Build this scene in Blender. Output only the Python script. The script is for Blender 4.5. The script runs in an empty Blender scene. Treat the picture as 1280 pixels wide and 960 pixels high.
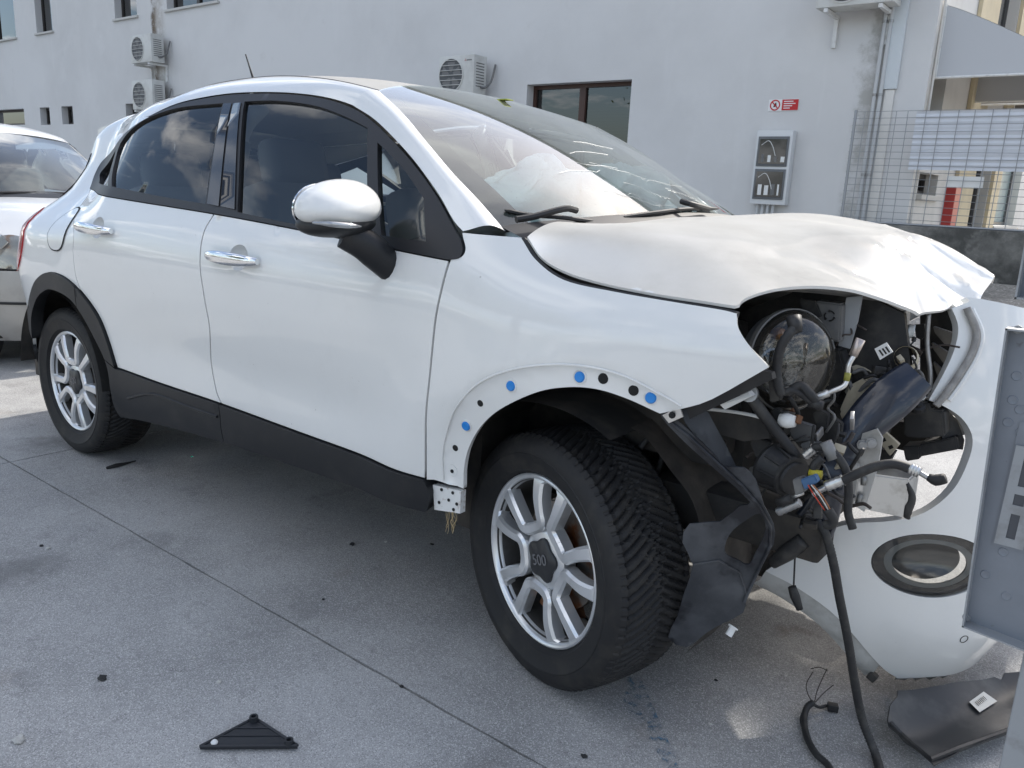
import bpy, bmesh, math, random
import numpy as np
from mathutils import Vector, Matrix
from mathutils.geometry import delaunay_2d_cdt

random.seed(7); rng = np.random.default_rng(7)
SC = bpy.context.scene
COL = SC.collection
PI = math.pi
rad = math.radians

# ------------------------------------------------------------------ camera
CAM = np.array([1.0857, -2.3472, 1.2407]); YAW, PITCH, ROLL, FPX = rad(37.70), rad(13.41), rad(2.71), 1010.57
_f = np.array([-math.sin(YAW)*math.cos(PITCH), math.cos(YAW)*math.cos(PITCH), -math.sin(PITCH)])
_r0 = np.array([math.cos(YAW), math.sin(YAW), 0.0]); _u0 = np.cross(_r0, _f)
_r = math.cos(ROLL)*_r0 + math.sin(ROLL)*_u0; _u = -math.sin(ROLL)*_r0 + math.cos(ROLL)*_u0
cam = bpy.data.cameras.new('camera'); camo = bpy.data.objects.new('camera', cam); COL.objects.link(camo)
cam.sensor_width = 36; cam.lens = FPX/1280*36; cam.clip_start = .02; cam.clip_end = 3000
camo.matrix_world = Matrix(((_r[0], _u[0], -_f[0], CAM[0]), (_r[1], _u[1], -_f[1], CAM[1]), (_r[2], _u[2], -_f[2], CAM[2]), (0, 0, 0, 1)))
SC.camera = camo

# ------------------------------------------------------------------ sky, sun, exposure
SUN_EL, SUN_AZ = rad(39), rad(3)          # azimuth measured from +y (behind the building) towards +x
world = bpy.data.worlds.new('World'); SC.world = world; world.use_nodes = True
wn, wl = world.node_tree.nodes, world.node_tree.links
bg = wn['Background']; bg.inputs['Strength'].default_value = 0.148
sky = wn.new('ShaderNodeTexSky'); sky.sky_type = 'NISHITA'; sky.sun_disc = False
sky.sun_elevation = SUN_EL; sky.sun_rotation = SUN_AZ; sky.air_density = 1.0; sky.dust_density = 2.5; sky.ozone_density = 1.0
tc = wn.new('ShaderNodeTexCoord'); sep = wn.new('ShaderNodeSeparateXYZ'); wl.new(tc.outputs['Generated'], sep.inputs[0])
zz = wn.new('ShaderNodeMath'); zz.operation = 'MAXIMUM'; wl.new(sep.outputs['Z'], zz.inputs[0]); zz.inputs[1].default_value = 0.0
za = wn.new('ShaderNodeMath'); za.operation = 'ADD'; wl.new(zz.outputs[0], za.inputs[0]); za.inputs[1].default_value = 0.22
dv = wn.new('ShaderNodeVectorMath'); dv.operation = 'DIVIDE'; wl.new(tc.outputs['Generated'], dv.inputs[0])
cb = wn.new('ShaderNodeCombineXYZ')
for i in range(3): wl.new(za.outputs[0], cb.inputs[i])
wl.new(cb.outputs[0], dv.inputs[1])
nz = wn.new('ShaderNodeTexNoise'); nz.inputs['Scale'].default_value = 2.3; nz.inputs['Detail'].default_value = 9; nz.inputs['Roughness'].default_value = .58
wl.new(dv.outputs[0], nz.inputs['Vector'])
rp = wn.new('ShaderNodeValToRGB'); rp.color_ramp.elements[0].position = .49; rp.color_ramp.elements[1].position = .63
wl.new(nz.outputs['Fac'], rp.inputs[0])
mxs = wn.new('ShaderNodeMix'); mxs.data_type = 'RGBA'
wl.new(rp.outputs[0], mxs.inputs['Factor']); wl.new(sky.outputs[0], mxs.inputs['A']); mxs.inputs['B'].default_value = (9.0, 9.0, 9.1, 1)
wl.new(mxs.outputs['Result'], bg.inputs['Color'])
sd = bpy.data.lights.new('sun', 'SUN'); sd.energy = 2.9; sd.angle = rad(.55); sd.color = (1, .95, .87)
so = bpy.data.objects.new('sun', sd); COL.objects.link(so)
_sdir = Vector((math.sin(SUN_AZ)*math.cos(SUN_EL), math.cos(SUN_AZ)*math.cos(SUN_EL), math.sin(SUN_EL)))
so.rotation_euler = _sdir.to_track_quat('Z', 'Y').to_euler()
SC.view_settings.view_transform = 'Standard'; SC.view_settings.look = 'None'
SC.view_settings.exposure = 0.82; SC.view_settings.gamma = 1.0; SC.view_settings.use_curve_mapping = False
SC.cycles.max_bounces = 8; SC.cycles.transparent_max_bounces = 16; SC.cycles.caustics_reflective = False; SC.cycles.caustics_refractive = False

# ------------------------------------------------------------------ measuring: a photo direction met with a plane of the place
def ray(px, py):
    return _f + (px-640)/FPX*_r + (480-py)/FPX*_u
def UY(px, py, y):
    d = ray(px, py); return CAM + d*((y-CAM[1])/d[1])
def UX(px, py, x):
    d = ray(px, py); return CAM + d*((x-CAM[0])/d[0])
def UZ(px, py, z=0.0):
    d = ray(px, py); return CAM + d*((z-CAM[2])/d[2])
def prj(P):
    d = np.atleast_2d(P)-CAM; zc = d@_f
    return np.stack([640+FPX*(d@_r)/zc, 480-FPX*(d@_u)/zc], 1)

# ------------------------------------------------------------------ materials
MATS = {}
def mat(name, col, rough=.5, metal=0., coat=0., coat_rough=.04, noise=None, bump=None, spec=.5, alpha=None, trans=0., ior=1.45, emit=None, sheen=0):
    """noise=(colour2, scale, lo, hi[,detail]); bump=(scale, strength, distance)"""
    if name in MATS: return MATS[name]
    m = bpy.data.materials.new(name); m.use_nodes = True; MATS[name] = m
    n, l = m.node_tree.nodes, m.node_tree.links; b = n['Principled BSDF']
    b.inputs['Base Color'].default_value = (*col, 1); b.inputs['Roughness'].default_value = rough; b.inputs['Metallic'].default_value = metal
    b.inputs['Coat Weight'].default_value = coat; b.inputs['Coat Roughness'].default_value = coat_rough
    b.inputs['Specular IOR Level'].default_value = spec; b.inputs['Transmission Weight'].default_value = trans; b.inputs['IOR'].default_value = ior
    if emit: b.inputs['Emission Color'].default_value = (*emit[0], 1); b.inputs['Emission Strength'].default_value = emit[1]
    t = n.new('ShaderNodeTexCoord')
    if noise:
        layers = noise if isinstance(noise, list) else [noise]
        prev = None
        for ly in layers:
            c2, sc_, lo, hi = ly[:4]; det = ly[4] if len(ly) > 4 else 6
            x = n.new('ShaderNodeTexNoise'); x.inputs['Scale'].default_value = sc_; x.inputs['Detail'].default_value = det; x.inputs['Roughness'].default_value = .62
            l.new(t.outputs['Object'], x.inputs['Vector'])
            mr = n.new('ShaderNodeMapRange'); mr.inputs[1].default_value = lo; mr.inputs[2].default_value = hi; l.new(x.outputs['Fac'], mr.inputs[0])
            mx = n.new('ShaderNodeMix'); mx.data_type = 'RGBA'; l.new(mr.outputs[0], mx.inputs['Factor'])
            if prev is None: mx.inputs['A'].default_value = (*col, 1)
            else: l.new(prev.outputs['Result'], mx.inputs['A'])
            mx.inputs['B'].default_value = (*c2, 1); prev = mx
        l.new(prev.outputs['Result'], b.inputs['Base Color'])
    if bump:
        x = n.new('ShaderNodeTexNoise'); x.inputs['Scale'].default_value = bump[0]; x.inputs['Detail'].default_value = 5
        l.new(t.outputs['Object'], x.inputs['Vector'])
        bp = n.new('ShaderNodeBump'); bp.inputs['Strength'].default_value = bump[1]; bp.inputs['Distance'].default_value = bump[2]
        l.new(x.outputs['Fac'], bp.inputs['Height']); l.new(bp.outputs[0], b.inputs['Normal'])
    return m
def glass(name, tint, refl=1.0, rough=0.0, dust=0.0, dust_col=(.5, .52, .48)):
    if name in MATS: return MATS[name]
    m = bpy.data.materials.new(name); m.use_nodes = True; MATS[name] = m
    n, l = m.node_tree.nodes, m.node_tree.links; n.remove(n['Principled BSDF']); out = n['Material Output']
    tr = n.new('ShaderNodeBsdfTransparent'); tr.inputs[0].default_value = (*tint, 1)
    gl = n.new('ShaderNodeBsdfGlossy'); gl.inputs['Roughness'].default_value = rough; gl.inputs['Color'].default_value = (1, 1, 1, 1)
    fr = n.new('ShaderNodeFresnel'); fr.inputs['IOR'].default_value = 1.5
    mu = n.new('ShaderNodeMath'); mu.operation = 'MULTIPLY'; mu.use_clamp = True; mu.inputs[1].default_value = refl; l.new(fr.outputs[0], mu.inputs[0])
    ms = n.new('ShaderNodeMixShader'); l.new(mu.outputs[0], ms.inputs[0]); l.new(tr.outputs[0], ms.inputs[1]); l.new(gl.outputs[0], ms.inputs[2])
    last = ms
    if dust:
        t = n.new('ShaderNodeTexCoord')
        x = n.new('ShaderNodeTexNoise'); x.inputs['Scale'].default_value = 5; x.inputs['Detail'].default_value = 10; x.inputs['Roughness'].default_value = .7; l.new(t.outputs['Object'], x.inputs['Vector'])
        v = n.new('ShaderNodeTexVoronoi'); v.inputs['Scale'].default_value = 55; l.new(t.outputs['Object'], v.inputs['Vector'])
        sp = n.new('ShaderNodeMapRange'); sp.inputs[1].default_value = .12; sp.inputs[2].default_value = .04; l.new(v.outputs['Distance'], sp.inputs[0])
        mr = n.new('ShaderNodeMapRange'); mr.inputs[1].default_value = .35; mr.inputs[2].default_value = .75; mr.inputs[3].default_value = dust*.5; mr.inputs[4].default_value = dust*1.5; l.new(x.outputs['Fac'], mr.inputs[0])
        ma = n.new('ShaderNodeMath'); ma.operation = 'MULTIPLY_ADD'; ma.inputs[1].default_value = .25; l.new(sp.outputs[0], ma.inputs[0]); l.new(mr.outputs[0], ma.inputs[2])
        df = n.new('ShaderNodeBsdfDiffuse'); df.inputs[0].default_value = (*dust_col, 1)
        m2 = n.new('ShaderNodeMixShader'); l.new(ma.outputs[0], m2.inputs[0]); l.new(ms.outputs[0], m2.inputs[1]); l.new(df.outputs[0], m2.inputs[2]); last = m2
    l.new(last.outputs[0], out.inputs['Surface'])
    return m
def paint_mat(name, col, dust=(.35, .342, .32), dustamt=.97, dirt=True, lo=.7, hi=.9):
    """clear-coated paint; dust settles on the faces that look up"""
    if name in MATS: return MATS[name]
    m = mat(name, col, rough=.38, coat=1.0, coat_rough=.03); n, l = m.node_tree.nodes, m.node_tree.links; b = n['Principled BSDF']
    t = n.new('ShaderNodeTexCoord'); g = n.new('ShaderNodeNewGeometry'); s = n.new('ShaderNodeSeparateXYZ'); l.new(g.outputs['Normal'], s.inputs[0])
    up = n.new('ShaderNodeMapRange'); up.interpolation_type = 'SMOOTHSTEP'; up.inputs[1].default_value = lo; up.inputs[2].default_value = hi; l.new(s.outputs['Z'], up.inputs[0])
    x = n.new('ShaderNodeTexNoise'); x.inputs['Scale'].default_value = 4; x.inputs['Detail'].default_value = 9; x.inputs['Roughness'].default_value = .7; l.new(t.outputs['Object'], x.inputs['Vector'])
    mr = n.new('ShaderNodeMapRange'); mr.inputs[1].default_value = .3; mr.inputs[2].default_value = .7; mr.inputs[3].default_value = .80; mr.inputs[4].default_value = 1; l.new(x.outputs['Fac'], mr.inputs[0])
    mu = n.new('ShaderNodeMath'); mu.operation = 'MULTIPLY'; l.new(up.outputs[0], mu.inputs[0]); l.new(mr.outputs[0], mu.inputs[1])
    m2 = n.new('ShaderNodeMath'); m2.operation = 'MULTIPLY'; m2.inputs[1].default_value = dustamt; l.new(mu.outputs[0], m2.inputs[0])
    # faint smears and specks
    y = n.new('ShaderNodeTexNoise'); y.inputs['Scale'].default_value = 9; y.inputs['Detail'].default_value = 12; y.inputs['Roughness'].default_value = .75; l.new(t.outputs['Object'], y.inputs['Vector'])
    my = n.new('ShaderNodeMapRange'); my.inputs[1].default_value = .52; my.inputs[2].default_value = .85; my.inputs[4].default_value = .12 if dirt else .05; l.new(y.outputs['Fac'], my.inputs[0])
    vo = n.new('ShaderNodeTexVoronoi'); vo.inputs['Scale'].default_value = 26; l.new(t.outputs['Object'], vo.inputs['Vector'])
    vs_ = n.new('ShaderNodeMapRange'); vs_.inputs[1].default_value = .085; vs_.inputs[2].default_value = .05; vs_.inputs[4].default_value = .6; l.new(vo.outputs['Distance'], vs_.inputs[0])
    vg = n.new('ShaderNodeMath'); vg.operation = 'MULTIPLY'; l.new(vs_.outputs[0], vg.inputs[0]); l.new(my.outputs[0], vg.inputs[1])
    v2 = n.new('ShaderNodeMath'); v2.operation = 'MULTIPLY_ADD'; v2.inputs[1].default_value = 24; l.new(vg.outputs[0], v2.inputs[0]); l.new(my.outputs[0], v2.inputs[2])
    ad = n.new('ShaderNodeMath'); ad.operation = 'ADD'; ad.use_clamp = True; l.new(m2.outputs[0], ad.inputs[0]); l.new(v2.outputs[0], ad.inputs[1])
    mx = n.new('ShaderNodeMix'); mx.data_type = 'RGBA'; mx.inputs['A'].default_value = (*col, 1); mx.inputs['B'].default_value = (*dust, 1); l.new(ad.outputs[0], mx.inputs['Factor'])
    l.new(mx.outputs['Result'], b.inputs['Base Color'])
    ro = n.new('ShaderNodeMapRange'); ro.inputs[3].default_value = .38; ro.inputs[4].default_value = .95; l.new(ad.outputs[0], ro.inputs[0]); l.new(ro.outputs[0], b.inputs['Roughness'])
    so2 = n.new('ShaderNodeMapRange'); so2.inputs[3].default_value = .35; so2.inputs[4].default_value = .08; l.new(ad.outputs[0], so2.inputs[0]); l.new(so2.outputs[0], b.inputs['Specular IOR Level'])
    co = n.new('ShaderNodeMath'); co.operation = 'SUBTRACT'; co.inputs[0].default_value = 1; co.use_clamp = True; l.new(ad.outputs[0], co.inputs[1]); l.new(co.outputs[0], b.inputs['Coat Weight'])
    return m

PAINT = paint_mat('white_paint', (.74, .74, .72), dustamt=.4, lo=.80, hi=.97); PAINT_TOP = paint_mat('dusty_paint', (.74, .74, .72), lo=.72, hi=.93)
PAINT_IN = mat('primer_paint', (.62, .62, .60), .5)
BLACKPL = mat('black_plastic', (.012, .013, .015), .48, noise=((.04, .039, .037), 9, .52, .9, 9), bump=(300, .15, .001))
GLOSSBK = mat('gloss_black', (.012, .012, .014), .12, coat=.6)
RUBBER = mat('rubber', (.018, .018, .019), .62)
TYRE = mat('tyre_rubber', (.012, .012, .013), .66, noise=((.042, .038, .032), 14, .50, .85, 9), bump=(220, .2, .0008))
ALLOY = mat('alloy_silver', (.68, .69, .70), .28, metal=.6, noise=((.36, .33, .29), 11, .58, .9, 8)); BARREL = mat('barrel_shaded', (.10, .10, .10), .5, metal=.4, noise=((.05, .045, .04), 11, .4, .7, 8))  # barrel colour darkened to stand for the shade behind the spokes
CHROME = mat('chrome', (.8, .81, .82), .12, metal=1.)
DARKIN = mat('dark_void', (.012, .012, .012), .85)
UNDER = mat('underbody', (.022, .021, .02), .8, noise=((.07, .06, .05), 8, .45, .75))
SEAT = mat('seat_cloth', (.17, .17, .17), .9, bump=(400, .2, .001))
TRIMIN = mat('pale_interior', (.70, .70, .68), .8)
DASH = mat('dash_plastic', (.06, .06, .062), .6)
AIRBAG = mat('airbag_cloth', (.82, .86, .84), .8, bump=(9, .6, .03))
GL_SIDE = glass('side_glass', (.92, .97, .96), 1.0)
GL_WS = glass('windscreen_glass', (.84, .96, .93), 1.45, dust=.10, dust_col=(.46, .50, .44))
GL_CLEAR = glass('clear_cover', (.86, .87, .86), 1.2)
GL_LAMP = glass('lamp_cover', (.52, .50, .46), 1.2, dust=.10, dust_col=(.22, .20, .17))
ALU = mat('aluminium', (.62, .62, .61), .33, metal=.9, noise=((.36, .35, .33), 30, .5, .8))
STEEL = mat('steel', (.36, .36, .36), .42, metal=.8, noise=((.18, .15, .12), 14, .5, .8))
BEAM = mat('blue_black_beam', (.016, .02, .032), .28, coat=.4)
ENGPL = mat('engine_plastic', (.02, .02, .021), .55, noise=((.075, .07, .062), 16, .46, .8))
HOSE = mat('hose_rubber', (.022, .022, .023), .6, noise=((.06, .058, .052), 40, .5, .8))
BEIGE = mat('beige_plastic', (.46, .41, .31), .6, noise=((.24, .2, .14), 12, .5, .8))
WHITEPL = mat('white_plastic', (.7, .7, .68), .5, noise=((.45, .43, .39), 10, .5, .8))
GREYPL = mat('grey_plastic', (.13, .13, .13), .55, noise=((.24, .23, .21), 10, .45, .8))
LINER = mat('liner_plastic', (.035, .038, .044), .42, noise=[((.10, .105, .115), 6, .42, .75, 9), ((.012, .013, .017), 5, .55, .62, 5)], bump=(60, .25, .002))
BLUECLIP = mat('blue_clip', (.02, .22, .62), .35)
REDLENS = mat('red_lens', (.42, .015, .02), .12, coat=.7)
RUST = mat('rust', (.20, .085, .035), .8, noise=((.10, .05, .03), 20, .4, .7))

# ------------------------------------------------------------------ objects
def tag(o, label=None, cat=None, group=None, kind=None):
    if label: o['label'] = label
    if cat: o['category'] = cat
    if group: o['group'] = group
    if kind: o['kind'] = kind
    return o
def empty(name, loc):
    o = bpy.data.objects.new(name, None); o.empty_display_size = .2; COL.objects.link(o); o.location = loc
    return o
def attach(o, parent):
    """parent keeps world placement for parts modelled in place"""
    o.parent = parent
    if parent is not None and parent.type == 'EMPTY': o.matrix_parent_inverse = Matrix.Translation(-Vector(parent.location))
def mkobj(name, verts, faces, material, parent=None, smooth=True, place=True):
    me = bpy.data.meshes.new(name); me.from_pydata([tuple(map(float, v)) for v in verts], [], [tuple(map(int, f)) for f in faces]); me.update()
    if smooth: me.polygons.foreach_set('use_smooth', [True]*len(me.polygons))
    me.materials.append(material)
    o = bpy.data.objects.new(name, me); COL.objects.link(o)
    if parent is not None:
        if place: attach(o, parent)
        else: o.parent = parent
    return o
def auto_sharp(o, ang=35):
    me = o.data; bm = bmesh.new(); bm.from_mesh(me)
    for e in bm.edges:
        if len(e.link_faces) == 2 and e.calc_face_angle(0) > rad(ang): e.smooth = False
    bm.to_mesh(me); bm.free(); return o

class MB:
    """collects shapes that make ONE piece"""
    def __init__(s): s.v = []; s.f = []
    def add(s, v, f):
        k = len(s.v); s.v += [tuple(map(float, p)) for p in v]; s.f += [tuple(int(i)+k for i in q) for q in f]; return s
    def box(s, c, d, rot=None, bev=0.):
        bm = bmesh.new(); bmesh.ops.create_cube(bm, size=1)
        bmesh.ops.scale(bm, vec=d, verts=bm.verts)
        if bev: bmesh.ops.bevel(bm, geom=list(bm.edges), offset=bev, segments=2, affect='EDGES', profile=.6)
        M = Matrix.Translation(c) @ (rot.to_4x4() if rot is not None else Matrix())
        bm.transform(M); bm.verts.index_update()
        s.add([v.co[:] for v in bm.verts], [[v.index for v in f.verts] for f in bm.faces]); bm.free(); return s
    def span(s, a, b, bev=0.):
        a, b = np.minimum(a, b), np.maximum(a, b); return s.box(tuple((a+b)/2), tuple(b-a), None, bev)
    def tube(s, pts, r, seg=10, caps=True, closed=False, flat=1.0):
        P = [Vector(p) for p in pts]; n = len(P); R = list(np.interp(np.linspace(0, 1, n), np.linspace(0, 1, len(r)), r)) if hasattr(r, '__len__') else [r]*n
        vs = []; fs = []; nrm = None
        for i in range(n):
            if closed: t = P[(i+1) % n]-P[i-1]
            else: t = P[min(i+1, n-1)]-P[max(i-1, 0)]
            t.normalize()
            if nrm is None:
                h = Vector((0, 0, 1)) if abs(t.z) < .9 else Vector((1, 0, 0)); nrm = (h - t*h.dot(t)).normalized()
            else: nrm = (nrm - t*nrm.dot(t)).normalized()
            bi = t.cross(nrm)
            for k in range(seg):
                a = 2*PI*k/seg; vs.append(P[i]+(nrm*math.cos(a)*flat+bi*math.sin(a))*R[i])
        m = n if closed else n-1
        for i in range(m):
            for k in range(seg):
                a = i*seg+k; b = i*seg+(k+1) % seg; c = ((i+1) % n)*seg+(k+1) % seg; d = ((i+1) % n)*seg+k; fs.append((a, b, c, d))
        if caps and not closed: fs.append(tuple(reversed(range(seg)))); fs.append(tuple((n-1)*seg+k for k in range(seg)))
        return s.add(vs, fs)
    def cyl(s, a, b, r, seg=16, r2=None): return s.tube([a, b], [r, r if r2 is None else r2], seg)
    def lathe(s, prof, o, ax, seg=32, a0=0, a1=2*PI, ref=None):
        """prof: (axial, radius) list"""
        ax = Vector(ax).normalized(); h = Vector(ref) if ref else (Vector((0, 0, 1)) if abs(ax.z) < .9 else Vector((1, 0, 0)))
        e1 = (h-ax*h.dot(ax)).normalized(); e2 = ax.cross(e1); o = Vector(o); full = abs(a1-a0-2*PI) < 1e-6; m = seg if full else seg+1
        vs = [o+ax*z+(e1*math.cos(a0+(a1-a0)*k/seg)+e2*math.sin(a0+(a1-a0)*k/seg))*r for z, r in prof for k in range(m)]; fs = []
        for i in range(len(prof)-1):
            for k in range(seg):
                k2 = (k+1) % m; fs.append((i*m+k, i*m+k2, (i+1)*m+k2, (i+1)*m+k))
        return s.add(vs, fs)
    def prism(s, poly, a, depth, e1, e2, n):
        """flat polygon [(u,v)] at origin a, extruded along n by depth"""
        a, e1, e2, n = map(Vector, (a, e1, e2, n)); k = len(poly)
        top = [a+e1*u+e2*v for u, v in poly]; bot = [p+n*depth for p in top]
        fs = [tuple(range(k)), tuple(reversed(range(k, 2*k)))]+[(i, i+k, (i+1) % k+k, (i+1) % k) for i in range(k)]
        return s.add(top+bot, fs)
    def build(s, name, material, parent=None, smooth=True, sharp=40, place=True, recalc=True):
        o = mkobj(name, s.v, s.f, material, parent, smooth, place)
        if recalc:
            bm = bmesh.new(); bm.from_mesh(o.data); bmesh.ops.recalc_face_normals(bm, faces=bm.faces); bm.to_mesh(o.data); bm.free()
        if smooth and sharp: auto_sharp(o, sharp)
        return o
def spl(P, n=8, closed=False):
    """Catmull-Rom through points"""
    P = [np.array(p, float) for p in P]; out = []; N = len(P)
    for i in range(N if closed else N-1):
        p1, p2 = P[i], P[(i+1) % N]
        p0 = P[i-1] if (i > 0 or closed) else 2*p1-p2
        p3 = P[(i+2) % N] if (i+2 < N or closed) else 2*p2-p1
        for k in range(n):
            t = k/n; out.append(.5*(2*p1+(p2-p0)*t+(2*p0-5*p1+4*p2-p3)*t*t+(3*p1-p0-3*p2+p3)*t**3))
    if not closed: out.append(P[-1])
    return [np.array(o) for o in out]
def rot_to(d, up=(0, 0, 1)):
    """rotation whose local z looks along d"""
    return Vector(d).to_track_quat('Z', 'Y').to_matrix()

# --- 2D helpers
def inpoly(P, poly):
    P = np.atleast_2d(P); x, y = P[:, 0], P[:, 1]; c = np.zeros(len(P), bool); q = np.array(poly); j = len(q)-1
    for i in range(len(q)):
        a, b = q[i], q[j]
        cond = ((a[1] > y) != (b[1] > y))
        with np.errstate(divide='ignore', invalid='ignore'):
            xi = (b[0]-a[0])*(y-a[1])/(b[1]-a[1]+1e-30)+a[0]
        c ^= cond & (x < xi); j = i
    return c
def resample(poly, sp):
    out = []; N = len(poly)
    for i in range(N):
        a, b = np.array(poly[i], float), np.array(poly[(i+1) % N], float); L = np.linalg.norm(b-a); k = max(1, int(round(L/sp)))
        if L < sp*.25 and out: 
            if L < 1e-6: continue
        for j in range(k): out.append(a+(b-a)*j/k)
    return out
def inset(poly, d):
    """move a closed outline inwards by d"""
    q = [np.array(p, float) for p in poly]
    q = [q[i] for i in range(len(q)) if np.linalg.norm(q[i]-q[i-1]) > 1e-5]
    A = sum(q[i-1][0]*q[i][1]-q[i][0]*q[i-1][1] for i in range(len(q))); s = 1 if A > 0 else -1; out = []
    for i in range(len(q)):
        t1 = q[i]-q[i-1]; t2 = q[(i+1) % len(q)]-q[i]; t1 /= np.linalg.norm(t1); t2 /= np.linalg.norm(t2)
        n1 = np.array((-t1[1], t1[0])); n2 = np.array((-t2[1], t2[0])); n = n1+n2; L = np.linalg.norm(n)
        if L < .3: n = n1; k = 1
        else: n /= L; k = min(1/max(n@n1, .35), 2.2)
        out.append(q[i]+s*n*d*k)
    return out
def segdist(P, poly):
    q = np.array(poly); d = np.full(len(P), 9e9)
    for i in range(len(q)):
        a, b = q[i-1], q[i]; ab = b-a; L = ab@ab
        if L < 1e-14: continue
        t = np.clip(((P-a)@ab)/L, 0, 1); d = np.minimum(d, np.hypot(*(P-a-t[:, None]*ab).T))
    return d
def patch(name, S, outline, sp, material, parent, holes=(), depth=.014, out=(0, -1, 0), smooth_rim=True, place=True, back=False):
    """sheet on the surface S(a,b): outline and holes in (a,b); edges are hemmed inwards by depth"""
    outs = resample(outline, sp); hs = [resample(h, sp) for h in holes]
    q = np.array(outs); mn, mx_ = q.min(0), q.max(0)
    gx, gy = np.meshgrid(np.arange(mn[0], mx_[0], sp), np.arange(mn[1], mx_[1], sp*.87)); gx = gx+((np.arange(gx.shape[0]) % 2)*sp*.5)[:, None]
    G = np.stack([gx.ravel(), gy.ravel()], 1); keep = inpoly(G, q) & (segdist(G, q) > sp*.45)
    for h in hs: keep &= ~inpoly(G, h) & (segdist(G, np.array(h)) > sp*.45)
    G = G[keep]
    V = [Vector(p) for p in outs]; E = [(i, (i+1) % len(outs)) for i in range(len(outs))]; k = len(V)
    for h in hs:
        V += [Vector(p) for p in h]; E += [(k+i, k+(i+1) % len(h)) for i in range(len(h))]; k += len(h)
    V += [Vector(p) for p in G]
    rv, re, rf, *_ = delaunay_2d_cdt(V, E, [], 0, 1e-6)
    rv = np.array([v[:] for v in rv]); T = np.array([list(f) for f in rf if len(f) == 3])
    c = rv[T].mean(1); ok = inpoly(c, q)
    for h in hs: ok &= ~inpoly(c, np.array(h))
    T = T[ok]
    P = S(rv[:, 0], rv[:, 1])
    nn = np.cross(P[T[:, 1]]-P[T[:, 0]], P[T[:, 2]]-P[T[:, 0]])
    if (nn.sum(0)@np.array(out)) < 0: T = T[:, ::-1]; nn = -nn
    vn = np.zeros_like(P)
    for i in range(3): np.add.at(vn, T[:, i], nn)
    vn /= np.linalg.norm(vn, axis=1)[:, None]+1e-12
    verts = [tuple(p) for p in P]; faces = [tuple(t) for t in T]
    # hem: boundary edges of the kept triangles
    cnt = {}
    for t in T:
        for i in range(3):
            a, b = int(t[i]), int(t[(i+1) % 3]); cnt[(a, b)] = cnt.get((a, b), 0)+1
    bd = [(a, b) for (a, b) in cnt if (b, a) not in cnt]
    if depth:
        mp = {}
        for a, b in bd:
            for i in (a, b):
                if i not in mp:
                    mp[i] = len(verts); verts.append(tuple(P[i])); verts.append(tuple(P[i]-vn[i]*depth))
        for a, b in bd: faces.append((mp[b], mp[a], mp[a]+1, mp[b]+1))
    if back:
        k = len(verts); verts += [tuple(P[i]-vn[i]*depth) for i in range(len(P))]; faces += [tuple(int(i)+k for i in t[::-1]) for t in T]
    used = set(i for f in faces for i in f); re_ = {o_: n_ for n_, o_ in enumerate(sorted(used))}
    return mkobj(name, [verts[i] for i in sorted(used)], [tuple(re_[i] for i in f) for f in faces], material, parent, True, place)
def mirror(o, name=None, parent=None):
    me = o.data.copy(); 
    co = np.empty(len(me.vertices)*3); me.vertices.foreach_get('co', co); co = co.reshape(-1, 3); co[:, 1] *= -1; me.vertices.foreach_set('co', co.ravel()); me.flip_normals(); me.update()
    c = bpy.data.objects.new(name or o.name.split('.')[0], me); COL.objects.link(c)
    attach(c, parent if parent is not None else o.parent); return c
def grid(name, G, material, parent, flip=False, smooth=True, close_u=False):
    G = np.array(G); m, n = G.shape[:2]; fs = []
    for i in range(m-1 + (1 if close_u else 0)):
        for j in range(n-1):
            a = i*n+j; b = ((i+1) % m)*n+j; f = (a, b, b+1, a+1); fs.append(f[::-1] if flip else f)
    return mkobj(name, G.reshape(-1, 3), fs, material, parent, smooth)
def dense(xs, ys, lo, hi, N=1500):
    """smooth 1D profile"""
    xs, ys = np.array(xs, float), np.array(ys, float); h = np.diff(xs); d = np.diff(ys)/h; m = np.zeros(len(xs)); m[1:-1] = (d[:-1]*h[1:]+d[1:]*h[:-1])/(h[1:]+h[:-1]); m[0], m[-1] = d[0], d[-1]
    X = np.linspace(lo, hi, N); i = np.clip(np.searchsorted(xs, X)-1, 0, len(xs)-2); t = (X-xs[i])/h[i]
    tc_ = np.clip(t, 0, 1)
    Yv = (2*tc_**3-3*tc_**2+1)*ys[i]+(tc_**3-2*tc_**2+tc_)*h[i]*m[i]+(-2*tc_**3+3*tc_**2)*ys[i+1]+(tc_**3-tc_**2)*h[i]*m[i+1]
    Yv = np.where(t < 0, ys[0]+(X-xs[0])*m[0], np.where(t > 1, ys[-1]+(X-xs[-1])*m[-1], Yv))
    return lambda q: np.interp(q, X, Yv)
def sstep(x, a, b):
    t = np.clip((np.asarray(x, float)-a)/(b-a), 0, 1); return t*t*(3-2*t)
def solve(S, px, py, g):
    """(a,b) with S(a,b) seen in direction px,py"""
    a, b = g
    for _ in range(40):
        h = 1e-4; P = S(np.array([a, a+h, a]), np.array([b, b, b+h])); q = prj(P); e = np.array([px, py])-q[0]
        J = np.stack([(q[1]-q[0])/h, (q[2]-q[0])/h], 1)
        try: d = np.linalg.solve(J, e)
        except Exception: break
        m = np.abs(d).max()
        if m > .25: d *= .25/m
        a += d[0]; b += d[1]
        if m < 1e-6: break
    return np.array((a, b))
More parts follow.
